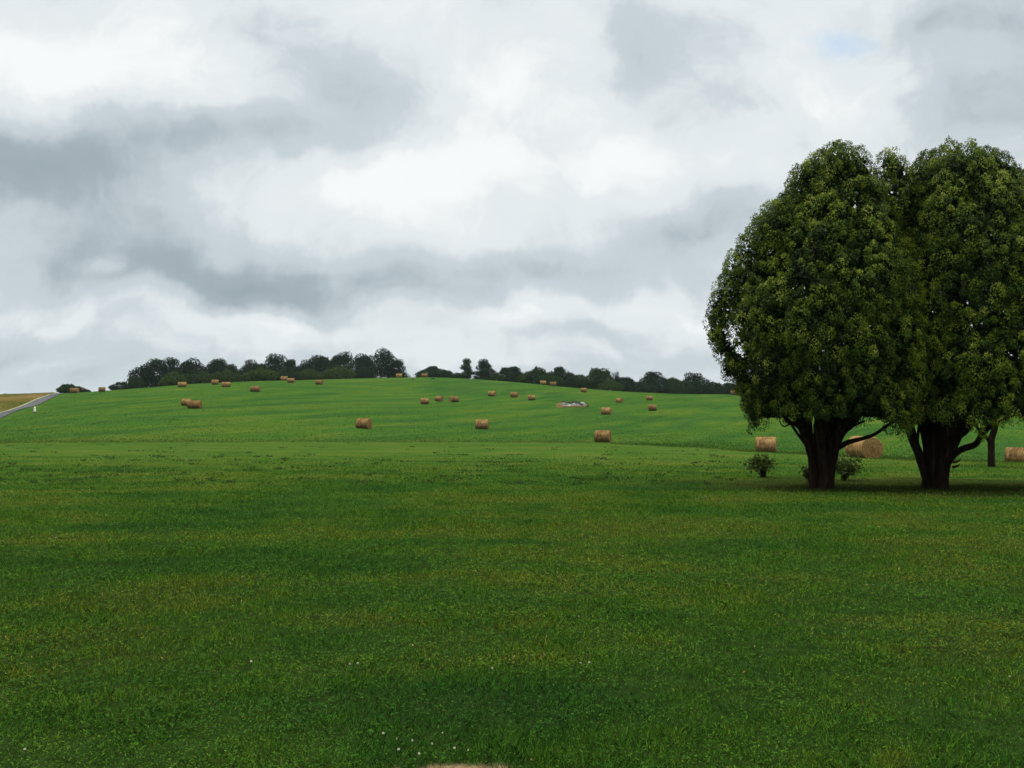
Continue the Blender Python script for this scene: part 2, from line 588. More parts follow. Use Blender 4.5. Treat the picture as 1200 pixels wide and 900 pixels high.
lxf = lambda y: extrap(np.array(y), rly, rlx)
rxf = lambda y: extrap(np.array(y), rry, rrx)
ry0 = max(rly[0], rry[0])
ys = np.arange(ry0, 330, 1.0)
tag(strip('road', lxf, rxf, ys, .10, road_mat), kind='structure')
tag(strip('road_verge', lambda y: lxf(y) - .42, lambda y: lxf(y), ys, .13, verge_mat, 3), kind='structure')

# ================================================================== lawn blades
NB = 870000
u = rng.random(NB)
d0, d1 = 2.9, 64.0
e = .50
dd = (d0 ** e + u * (d1 ** e - d0 ** e)) ** (1 / e)
xx = dd * np.tan(np.radians(rng.uniform(-40, 40, NB)) * 1.0)
lw, md, dt, p1, p2, lt = masks(xx, dd)
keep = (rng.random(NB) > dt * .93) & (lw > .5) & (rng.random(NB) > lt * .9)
keep &= rng.random(NB) > sstep(24, 62, dd)
xx, dd, p1, p2, dt = (a[keep] for a in (xx, dd, p1, p2, dt))
n = len(xx)
zz_ = height(xx, dd)
gz = (dd / 4.5) ** .62
clump = fbm(xx * 3.1, dd * 3.1, 61, 3)
clump2 = fbm(xx * .8, dd * .5, 63, 3)
h = .024 + .044 * sstep(.35, .75, clump) * rng.uniform(.4, 1.1, n) + .016 * sstep(.4, .7, clump2)
h *= rng.uniform(.55, 1.25, n)
edge = np.hypot((xx + .27) / .31, (dd - 4.24) / .34)
h *= np.where((edge < 1.7) & (dd > 4.2), 1.35, 1.0)
h *= (1 + .35 * (gz - 1)).clip(1, 1.6)
w = .0027 * gz * rng.uniform(.7, 1.5, n)
az = rng.uniform(0, 2 * pi, n)
lean = rng.uniform(.15, 1.1, n)
wd = np.stack([np.cos(az), np.sin(az), np.zeros(n)], 1)
la = az + pi / 2 + rng.normal(0, .5, n)
ld = np.stack([np.cos(la) * lean, np.sin(la) * lean, np.ones(n)], 1)
ld /= np.linalg.norm(ld, axis=1)[:, None]
base = np.stack([xx, dd, zz_ - .004], 1)
tip = base + ld * h[:, None]
tip[:, 2] -= h * .18 * lean
mid = base + ld * (h * .55)[:, None]; mid[:, 2] += h * .05
hw = (wd * w[:, None]) * .5
V4 = np.stack([base - hw, base + hw, mid + hw * .85, tip], 1)
V4[:, 3] += 0
V4b = np.stack([base - hw, mid + hw * .85, tip, mid - hw * .85], 1)
Vq = np.stack([base - hw, base + hw, mid + hw * .85, tip, mid - hw * .85], 1)
p3 = fbm(xx * 5, dd * 4, 67, 3)
tint = np.clip(.42 + .9 * (p1 - .5) + .8 * (p2 - .5) + .6 * (p3 - .5), .10, .64) + rng.normal(0, .085, n) + .35 * (rng.random(n) < .012)
me = soup('lawn_blades', Vq, {'tint': np.clip(tint, 0, 1), 'val': rng.uniform(.35, 2.0, n) * (.75 + .5 * clump)})
gm = M('grass_blades')
tt = gm.attr('tint')
bl_c = gm.ramp(tt, [(.05, (.016, .056, .010)), (.28, (.025, .079, .008)), (.48, (.041, .099, .008)), (.68, (.072, .110, .009)), (.84, (.120, .104, .018)), (1., (.20, .16, .07))])
bl_v = gm.n('ShaderNodeVectorMath', operation='SCALE'); gm.l(bl_c, bl_v.inputs[0]); gm.l(gm.attr('val'), bl_v.inputs['Scale'])
blade_mat = gm.bsdf(bl_v.outputs[0], .7, None, spec=.03, transl=.30)
tag(link('lawn_grass', me, blade_mat), kind='stuff')

# short mown leaves and clippings lying between the blades
nm_ = 800000
dd = (2.9 ** .45 + rng.random(nm_) * (66 ** .45 - 2.9 ** .45)) ** (1 / .45)
xx = dd * np.tan(np.radians(rng.uniform(-40, 40, nm_)))
lw, md, dt, p1, p2, lt = masks(xx, dd)
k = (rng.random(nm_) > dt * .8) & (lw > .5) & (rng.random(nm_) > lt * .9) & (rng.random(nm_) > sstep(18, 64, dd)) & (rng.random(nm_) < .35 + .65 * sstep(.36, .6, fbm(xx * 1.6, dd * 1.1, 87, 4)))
xx, dd, p1, p2 = (a[k] for a in (xx, dd, p1, p2)); n = len(xx)
cl_ = fbm(xx * 2.3, dd * 2.3, 83, 3)
z = height(xx, dd) + rng.uniform(.012, .040, n) + .02 * sstep(.4, .7, cl_)
gz = (dd / 4.5) ** .66
L = rng.uniform(.008, .024, n) * gz; a = rng.uniform(0, 2 * pi, n)
Dv = np.stack([np.cos(a), np.sin(a), rng.normal(.1, .35, n)], 1)
Sv = np.stack([-np.sin(a), np.cos(a), rng.normal(0, .45, n)], 1)
wv_ = (L * rng.uniform(.08, .17, n))[:, None]
b = np.stack([xx, dd, z], 1)
tn2 = np.clip(.48 + .8 * (p1 - .5) + .6 * (p2 - .5), .16, .66) + rng.normal(0, .09, n) + .35 * (rng.random(n) < .008)
me = soup('short_grass', np.stack([b, b + Dv * L[:, None] * .5 + Sv * wv_, b + Dv * L[:, None], b + Dv * L[:, None] * .5 - Sv * wv_], 1),
          {'tint': np.clip(tn2, 0, 1), 'val': rng.uniform(.4, 1.7, n)})
tag(link('short_grass', me, blade_mat), kind='stuff')

# clover leaves low in the near lawn
nc = 19500
dd = (2.9 ** .6 + rng.random(nc) * (13 ** .6 - 2.9 ** .6)) ** (1 / .6)
xx = dd * np.tan(np.radians(rng.uniform(-40, 40, nc)))
cl = fbm(xx * .9 + 40, dd * .7, 71, 3)
_, _, dt, _, _, _ = masks(xx, dd)
k = (rng.random(nc) < sstep(.5, .62, cl)) & (dt < .3)
xx, dd = xx[k], dd[k]; n = len(xx)
zc = height(xx, dd) + rng.uniform(.02, .055, n)
fans = []
rot0 = rng.uniform(0, 2 * pi, n); sz = rng.uniform(.006, .011, n) * (dd / 5).clip(1, 1.8)
for j in range(3):
    a = rot0 + j * 2 * pi / 3
    c0 = np.stack([xx, dd, zc], 1)
    dv = np.stack([np.cos(a), np.sin(a), rng.uniform(-.2, .3, n)], 1)
    sv = np.stack([-np.sin(a), np.cos(a), np.zeros(n)], 1)
    s_ = sz[:, None]
    fans.append(np.stack([c0, c0 + dv * s_ * .8 + sv * s_ * .6, c0 + dv * s_ * 1.5, c0 + dv * s_ * .8 - sv * s_ * .6], 1))
me = soup('clover', np.concatenate(fans), {'tint': np.tile(rng.uniform(.1, .42, n), 3), 'val': np.tile(rng.uniform(.6, 1.2, n), 3)})
tag(link('clover_leaves', me, blade_mat), kind='stuff')

# raked clippings lying on the far lawn
cb = []
ct = []
for q in range(420):
    row = 519 + 60 * rng.random() ** 1.1
    px = rng.uniform(-60, 1260)
    band = row + rng.normal(0, 1.0)
    v = at(px, max(band, 519.5) if px < 750 else band + (px - 750) * .05)
    if v.y > 100 or v.y < 27 or px > 860 or rng.random() < sstep(60, 100, v.y) * .6: continue
    if masks(np.array([v.x]), np.array([v.y]))[0][0] < .5: continue
    m_ = int(rng.integers(6, 22))
    sx, sy = rng.uniform(.08, .45) * min(1, v.y / 55), rng.uniform(.04, .12)
    x = v.x + rng.normal(0, sx, m_); y = v.y + rng.normal(0, sy, m_)
    z = height(x, y)
    a = rng.uniform(0, 2 * pi, m_); L = rng.uniform(.06, .17, m_)
    dv = np.stack([np.cos(a) * L, np.sin(a) * L * .5, rng.uniform(.02, .12, m_)], 1)
    b0 = np.stack([x, y, z], 1)
    up = np.array([0, 0, 1.0]) * rng.uniform(.02, .06, m_)[:, None]
    cb.append(np.stack([b0, b0 + dv * .5 - [0, 0, .02], b0 + dv, b0 + dv * .5 + up], 1))
    ct.append(rng.uniform(0, 1, m_))
me = soup('clippings', np.concatenate(cb), {'tint': np.concatenate(ct)})
cm = M('cut_grass')
tag(link('grass_clippings', me, cm.bsdf(cm.ramp(cm.attr('tint'), [(0, (.020, .046, .007)), (.8, (.034, .066, .010)), (1, (.07, .07, .02))]), .9)), kind='stuff')

# tufts of longer grass along the lawn edge and ditch, and the tall dry meadow
def tufts(name, pts, hrange, per, spread, wid, mat, t0, t1, kind='stuff'):
    x = np.repeat(pts[:, 0], per) + rng.normal(0, spread, len(pts) * per)
    y = np.repeat(pts[:, 1], per) + rng.normal(0, spread, len(pts) * per)
    n = len(x); z = height(x, y)
    h = rng.uniform(*hrange, n); a = rng.uniform(0, 2 * pi, n); le = rng.uniform(0, .5, n)
    b = np.stack([x, y, z - .02], 1)
    s = np.stack([np.cos(a), np.sin(a), np.zeros(n)], 1) * (wid * rng.uniform(.6, 1.4, n))[:, None]
    t = b + np.stack([np.sin(a) * le * h, np.cos(a) * le * h, h], 1)
    tb = np.repeat(t0 + (t1 - t0) * (np.clip(fbm(pts[:, 0] * .12, pts[:, 1] * .05, 91, 3) * 1.6 - .5 + .02 * (lxf(pts[:, 1]) - pts[:, 0] if name == 'meadow_grass' else 0), 0, 1)), per) + rng.normal(0, .06, n)
    me = soup(name, np.stack([b - s, b + s, t + s * .2, t - s * .2], 1), {'tint': np.clip(tb, 0, 1)})
    return tag(link(name, me, mat), kind=kind)


ep = []
for q in range(2600):
    px = rng.uniform(-250, 1450)
    ed = np.interp(px, EDX, EDD) + rng.normal(0, 2.5)
    ep.append(((px - 600) / F * ed, ed))
eg = M('edge_grass')
edge_mat = eg.bsdf(eg.ramp(eg.attr('tint'), [(0, (.028, .060, .010)), (.5, (.054, .092, .011)), (1, (.100, .116, .024))]), .8, spec=.05, transl=.3)
tufts('edge_grass', np.array(ep), (.04, .10), 8, .3, .016, edge_mat, .35, 1.0)
fp = []
while len(fp) < 34000:
    px = rng.uniform(-60, 1260); d = float(np.interp(px, EDX, EDD)) - 3 + abs(rng.normal(0, 3)) + 190 * rng.random() ** 1.5
    x = (px - 600) / F * d
    if d > crest_d(px) + 3 or (d > 120 and x < float(rxf(d)) + 1.5): continue
    fp.append((x, d))
tufts('field_stubble', np.array(fp), (.05, .13), 4, .35, .035, edge_mat, .0, .75)
mp_ = []
for q in range(14000):
    y = rng.uniform(150, 262)
    x = float(lxf(y)) - .9 - rng.random() ** 1.2 * 55
    mp_.append((x, y))
mg = M('dry_meadow_grass')
mead_mat = mg.bsdf(mg.ramp(mg.attr('tint'), [(0, (.060, .10, .018)), (.35, (.16, .16, .035)), (.7, (.32, .225, .085)), (1, (.42, .29, .14))]), .8, spec=.2, transl=.25)
tufts('meadow_grass', np.array(mp_), (.22, .55), 7, .22, .03, mead_mat, .1, 1.0)

# ================================================================== clover flowers
fw = M('clover_flower_white')
flower_mat = fw.bsdf((.40, .39, .29), .9)
fs = M('flower_stem')
stem_mat = fs.bsdf((.05, .11, .025), .6)


def flower_mesh():
    ico = []
    bm = bmesh.new()
    for k in range(60):
        th = math.acos(1 - 1.7 * (k + .5) / 60); ph = k * 2.39996
        dv = Vector((sin(th) * cos(ph), sin(th) * sin(ph), cos(th)))
        s1 = dv.cross(Vector((.3, .2, 1))).normalized() * .0016
        r0, r1 = .003, .0095
        vs = [bm.verts.new(dv * r0 - s1), bm.verts.new(dv * r0 + s1), bm.verts.new(dv * r1 + s1 * .8), bm.verts.new(dv * r1 - s1 * .8)]
        bm.faces.new(vs)
    bmesh.ops.create_icosphere(bm, subdivisions=2, radius=.0068)
    m_ = bpy.data.meshes.new('flower_head'); bm.to_mesh(m_); bm.free(); return m_


def cone_mesh(name, pts, radii, sides=8, rough=0.0, seed=0, ell=1.0):
    """tapered tube through pts"""
    bm = bmesh.new(); tube(bm, pts, radii, sides, rough, seed)
    m_ = bpy.data.meshes.new(name); bm.to_mesh(m_); bm.free(); return m_


def tube(bm, pts, radii, sides=10, rough=0.0, seed=0, sub=4, flute=0):
    pts = [Vector(p) for p in pts]
    # catmull-rom refinement
    P, R = [], []
    n = len(pts)
    for i in range(n - 1):
        p0 = pts[max(i - 1, 0)]; p1 = pts[i]; p2 = pts[i + 1]; p3 = pts[min(i + 2, n - 1)]
        for k in range(sub):
            t = k / sub
            P.append(.5 * ((2 * p1) + (p2 - p0) * t + (2 * p0 - 5 * p1 + 4 * p2 - p3) * t * t + (3 * p1 - p0 - 3 * p2 + p3) * t ** 3))
            R.append(radii[i] * (1 - t) + radii[i + 1] * t)
    P.append(pts[-1]); R.append(radii[-1])
    rn = random.Random(seed)
    ph = [rn.uniform(0, 6.28) for _ in range(4)]
    ref = Vector((.2, 1, .1)).normalized()
    rings = []
    for i, (p, r) in enumerate(zip(P, R)):
        tg = (P[min(i + 1, len(P) - 1)] - P[max(i - 1, 0)]).normalized()
        a = tg.cross(ref).normalized(); b = tg.cross(a).normalized()
        ring = []
        for j in range(sides):
            q = 2 * pi * j / sides
            m_ = 1 + rough * (sin(3 * q + ph[0] + i * .25) * .5 + sin(5 * q + ph[1] - i * .35) * .35 + rn.uniform(-.4, .4)) + flute * sin(6 * q + ph[2] + i * .1)
            ring.append(bm.verts.new(p + (a * cos(q) + b * sin(q)) * r * m_))
        rings.append(ring)
    for r0, r1 in zip(rings, rings[1:]):
        for j in range(sides):
            f = bm.faces.new((r0[j], r0[(j + 1) % sides], r1[(j + 1) % sides], r1[j])); f.smooth = True
    bm.faces.new(rings[-1]); bm.faces.new(list(reversed(rings[0])))


fh = flower_mesh()
fst = cone_mesh('stem', [(0, 0, -.075), (.003, .002, -.04), (0, 0, 0)], [.001, .001, .0012], 5)
FL = [(466, 874), (533, 885), (549, 888), (484, 876), (507, 880), (411, 785), (420, 784), (519, 867), (577, 790), (468, 887), (33, 887),
      (67, 633), (680, 784), (1180, 800), (690, 783), (450, 868), (296, 782), (492, 892)]
for i, (px, row) in enumerate(FL):
    v = at(px, row)
    t = empty('clover_flower', (v.x, v.y, v.z + .047))
    t.scale = (.62 + .25 * (v.y > 6) + random.uniform(-.12, .12),) * 3
    t.rotation_euler = (random.uniform(-.3, .3), random.uniform(-.3, .3), random.uniform(0, 6))
    tag(t, 'small round white clover flower poking up from the mown lawn', 'flower', 'white clover flowers in the lawn')
    link('flower_head', fh, flower_mat, t); link('stem', fst, stem_mat, t)

# ================================================================== hay bales
hb = M('hay_side')
ho = hb.obj()
st = hb.noise(hb.mapping(ho, (16, 2.2, 2.2)), 1.0, 6, .7)
big = hb.noise(hb.mapping(ho, (3.5, 1.2, 1.2)), 1.0, 3, .6)
hc = hb.ramp(hb.math('ADD', hb.math('MULTIPLY', st, .62), hb.math('MULTIPLY', big, .38)),
             [(.34, (.040, .021, .008)), (.46, (.12, .070, .029)), (.57, (.235, .147, .062)), (.70, (.40, .28, .13))])
hoi = hb.n('ShaderNodeObjectInfo')
hsc = hb.n('ShaderNodeVectorMath', operation='SCALE'); hb.l(hc, hsc.inputs[0]); hb.l(hb.rng(hoi.outputs['Random'], 0, 1, .78, 1.15), hsc.inputs['Scale'])
hc = hsc.outputs[0]
hay_side = hb.bsdf(hc, 1, st, .8, .04, .0)
he = M('hay_end')
eo = he.obj()
sx = he.n('ShaderNodeSeparateXYZ'); he.l(eo, sx.inputs[0])
rr_ = he.math('SQRT', he.math('ADD', he.math('MULTIPLY', sx.outputs[1], sx.outputs[1]), he.math('MULTIPLY', sx.outputs[2], sx.outputs[2])))
an_ = he.math('DIVIDE', he.math('ARCTAN2', sx.outputs[2], sx.outputs[1]), 2 * pi)
sp = he.math('ADD', he.math('MULTIPLY', rr_, 13.0), an_)
sp = he.math('ADD', sp, he.math('MULTIPLY', he.noise(eo, 5, 4, .6), 1.3))
wv = he.math('ABSOLUTE', he.math('SUBTRACT', he.math('FRACT', sp), .5))
mixv = he.math('ADD', he.math('MULTIPLY', wv, 1.0), he.math('MULTIPLY', he.noise(eo, 14, 5, .7), .75))
ec = he.ramp(mixv, [(.3, (.045, .024, .010)), (.55, (.15, .088, .034)), (.8, (.28, .175, .075)), (1, (.38, .27, .13))])
hay_end = he.bsdf(ec, 1, mixv, .8, .04, .0)


def bale_mesh(seed, L=1.55, R=.70):
    rn = np.random.default_rng(seed)
    bm = bmesh.new()
    ns, nl = 56, 20
    xs = list(np.linspace(-L / 2, L / 2, nl))
    prof_ = [(x, R) for x in xs]
    prof_[0] = (-L / 2, R - .035); prof_[-1] = (L / 2, R - .035)
    ringn = 5
    rings = []
    wob = rn.uniform(0, 6.28, 8)

    def rad_(x, q, r):
        s = 1 + .018 * sin(2 * q + wob[0] + x) + .012 * sin(5 * q + wob[1] - 2 * x) + .014 * sin(6 * x + wob[2]) + rn.normal(0, .007)
        return r * s

    def squash(x, y, z):
        z2 = z * (.97 if z > 0 else 1.0)
        if z2 < -R * .86:
            z2 = -R * .86 + (z2 + R * .86) * .15
        y2 = y * (1.0 + .05 * (1 if z < 0 else .2))
        return (x, y2, z2)
    for x, r in prof_:
        ring = []
        for j in range(ns):
            q = 2 * pi * j / ns
            r2 = rad_(x, q, r)
            ring.append(bm.verts.new(squash(x, r2 * cos(q), r2 * sin(q))))
        rings.append(ring)
    for r0, r1 in zip(rings, rings[1:]):
        for j in range(ns):
            f = bm.faces.new((r0[j], r0[(j + 1) % ns], r1[(j + 1) % ns], r1[j])); f.smooth = True
    for side, ring in ((-1, rings[0]), (1, rings[-1])):
        prev = ring
        for k in range(1, 9):
            fr = 1 - k / 9
            bulge = .05 * (1 - fr ** 2) + rn.normal(0, .006)
            cur = []
            for j in range(ns):
                q = 2 * pi * j / ns
                rr = (R - .035) * fr * (1 + .02 * sin(3 * q + k))
                x, y, z = squash(side * (L / 2 + bulge + rn.normal(0, .010)), rr * cos(q), rr * sin(q))
                cur.append(bm.verts.new((x, y, z)))
            for j in range(ns):
                f = bm.faces.new((prev[j], prev[(j + 1) % ns], cur[(j + 1) % ns], cur[j]) if side < 0 else (prev[(j + 1) % ns], prev[j], cur[j], cur[(j + 1) % ns]))
                f.material_index = 1
            prev = cur
        c = bm.verts.new((side * (L / 2 + .055), 0, 0))
        for j in range(ns):
            f = bm.faces.new((prev[j], prev[(j + 1) % ns], c) if side < 0 else (prev[(j + 1) % ns], prev[j], c)); f.material_index = 1
    # loose straws standing off the wrap and shed round the foot
    for k in range(900):
        q = rn.uniform(0, 2 * pi); x = rn.uniform(-L / 2, L / 2)
        p = Vector(squash(x, R * cos(q), R * sin(q)))
        nrm = Vector((0, cos(q), sin(q))); tg = Vector((0, -sin(q), cos(q)))
        dv = (tg * rn.choice([-1, 1]) + nrm * rn.uniform(.05, .5) + Vector((rn.normal(0, .5), 0, 0))).normalized() * rn.uniform(.05, .16)
        s1 = dv.cross(nrm).normalized() * .004
        bm.faces.new([bm.verts.new(p - s1), bm.verts.new(p + s1), bm.verts.new(p + dv)])
    for k in range(260):
        q = rn.uniform(0, 2 * pi); e_ = 1 + abs(rn.normal(0, .14))
        p = Vector((cos(q) * (L / 2) * e_, sin(q) * R * .75 * e_, -R * .865 + rn.uniform(0, .04)))
        dv = Vector((rn.normal(), rn.normal(), rn.uniform(0, .6))).normalized() * rn.uniform(.06, .2)
        s1 = dv.cross(Vector((0, 0, 1))).normalized() * .006
        bm.faces.new([bm.verts.new(p - s1), bm.verts.new(p + s1), bm.verts.new(p + dv)])
    m_ = bpy.data.meshes.new('bale'); bm.to_mesh(m_); bm.free()
    m_.materials.append(hay_side); m_.materials.append(hay_end)
    return m_


bales = [bale_mesh(s) for s in (1, 2, 3, 4)]
# (centre px, base row, width px, turn deg, label, optional distance)
BALE = [
    (706.5, 518.0, 21.5, 14, 'large brown bale at the lawn edge, directly below the bale right of the stone heap', None),
    (1012, 535.2, 45, 58, 'biggest bale, spiral end turned to us, between the two large tree trunks', 57.0),
    (897.3, 531.0, 24.5, 3, 'pale bale side-on above the leafy bush left of the big tree trunk', 74.0),
    (1193, 545.5, 30, 8, 'bale cut by the right photo edge, right of the thin tree trunk', 58.5),
    (893, 489.5, 15.5, 5, 'bale half hidden under the lowest left foliage of the big tree', None),
    (426.5, 502.0, 20.5, 30, 'plump bale alone low on the slope, left of centre, its right end turned to us', None),
    (565, 502.6, 17, 10, 'bale standing alone low on the slope at the centre of the photo', None),
    (228.3, 478.6, 18.5, 22, 'front bale of the overlapping pair on the left slope', None),
    (219.0, 475.4, 13.5, 22, 'rear bale of the overlapping pair on the left slope, partly covered by its neighbour', None),
    (299, 459.0, 12.5, 14, 'bale alone below the hilltop wood, between the left pair and the crest', None),
    (265, 453.6, 11, 8, 'larger right bale of the two before the light bush-like tree of the wood', None),
    (252, 450.6, 8, 5, 'smaller left bale of the two before the light bush-like tree of the wood', None),
    (213.5, 453.6, 11.5, 5, 'bale touching the crest in front of the rounded dark trees of the left wood', None),
    (119.5, 459.2, 7.5, 0, 'tiny bale on the crest between the roadside bushes and the wood', None),
    (87.5, 460.6, 11, 20, 'bale in front of the round bush at the end of the road', None),
    (333, 445.8, 8.5, 8, 'rear left bale of the close pair on the crest before the middle of the wood', None),
    (341, 448.6, 8.5, 8, 'front right bale of the close pair on the crest before the middle of the wood', None),
    (374, 450.6, 10.5, 32, 'bale with dark turned end below the crest, right of the close crest pair', None),
    (467.5, 442.3, 7.0, 0, 'small bale on the skyline at the right-hand end of the hilltop wood', None),
    (497.5, 441.9, 7.0, 0, 'small yellowish bale on the very top of the hill before the low round tree', None),
    (497.5, 473.7, 11, -12, 'left bale of the row of three in the middle of the slope', None),
    (514.7, 470.3, 11, 35, 'middle bale of the row of three in the middle of the slope, its end turned', None),
    (532, 471.2, 12, -25, 'right bale of the row of three, dark end facing left', None),
    (576.7, 464.2, 10, 22, 'leftmost of the loose row of three bales right of centre', None),
    (602.7, 465.6, 10, 12, 'middle one of the loose row of three bales right of centre', None),
    (622.8, 469.0, 9.3, -10, 'rightmost and lowest of the loose row of three bales, nearest the stone heap', None),
    (636.5, 451.0, 7, 0, 'left one of the two bales sunk behind the crest above the stone heap', None),
    (648.2, 452.3, 7, 0, 'right one of the two bales sunk behind the crest above the stone heap', None),
    (684.2, 459.6, 7.6, 10, 'bale right under the tree line, up the slope from the stone heap', None),
    (725.7, 471.8, 9.2, 40, 'round-looking bale with end turned, right of the stone heap', None),
    (710.4, 485.8, 13.2, 16, 'mid-sized bale below and right of the stone heap', None),
    (761.2, 468.9, 7.5, 5, 'upper, smaller bale of the two stacked one above the other on the right slope', None),
    (764.2, 481.2, 10.6, -8, 'lower, larger bale of the two one above the other on the right slope', None),
    (860, 462.9, 8, 12, 'small bale on the skyline just left of the big tree crown', None),
]
for i, (px, row, wpx, psi, lab, dist) in enumerate(BALE):
    if dist:
        x = (px - 600) / F * dist; v = Vector((x, dist, hz(x, dist)))
    else:
        v = at(px, row, 40)
    a = atan2(v.x, v.y); p = radians(psi)
    want = wpx * v.y / F
    natural = 1.6 * abs(cos(p)) + 1.4 * abs(sin(p))
    sc = want / natural
    print('BALE %2d px %6.1f d %5.1f scale %.2f' % (i, px, v.y, sc))
    sc = min(max(sc, .85), 1.36)
    zs = min(sc, 1.10) * .95
    o = link('hay_bale', bales[i % 4])
    o.scale = (sc, zs, zs)
    o.rotation_euler = (0, 0, -(a + p) + (pi if (i % 3 == 1 and False) else 0))
    o.location = (v.x, v.y, v.z + .70 * .88 * zs - .03)
    tag(o, lab, 'hay bale', 'round hay bales scattered over the mown field')

# ================================================================== foliage helpers
def leaf_cards(P, D, L, Wd, nrm=None):
    """diamond leaves at P pointing along D with length L, width Wd, blade roughly facing nrm"""
    n = len(P)
    D = D / (np.linalg.norm(D, axis=1)[:, None] + 1e-9)
    r = rng.normal(size=(n, 3))
    if nrm is not None:
        r = r * .42 + nrm
    s = np.cross(D, r); s /= (np.linalg.norm(s, axis=1)[:, None] + 1e-9)
    L = np.asarray(L)[:, None]; Wd = np.asarray(Wd)[:, None]
    return np.stack([P, P + D * L * .45 + s * Wd * .5, P + D * L, P + D * L * .45 - s * Wd * .5], 1)


def leaf_mat(name, stops, transl=.2, rough=.45, spec=.4):
    q = M(name)
    return q.bsdf(q.ramp(q.attr('tint'), stops), rough, None, spec=spec, transl=transl)


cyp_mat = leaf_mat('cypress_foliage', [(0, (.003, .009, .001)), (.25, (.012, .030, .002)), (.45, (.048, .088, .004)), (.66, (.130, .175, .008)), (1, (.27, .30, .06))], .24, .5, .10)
bark = M('dark_bark')
bo = bark.obj()
bk = bark.noise(bark.mapping(bo, (9, 9, 1.4)), 1.0, 6, .65)
bark_mat = bark.bsdf(bark.ramp(bk, [(.3, (.006, .004, .003)), (.55, (.018, .012, .009)), (.75, (.045, .032, .024))]), 1, bk, .9, .05, .0)

MPX = 26.0 / F     # metres per pixel at the big trees


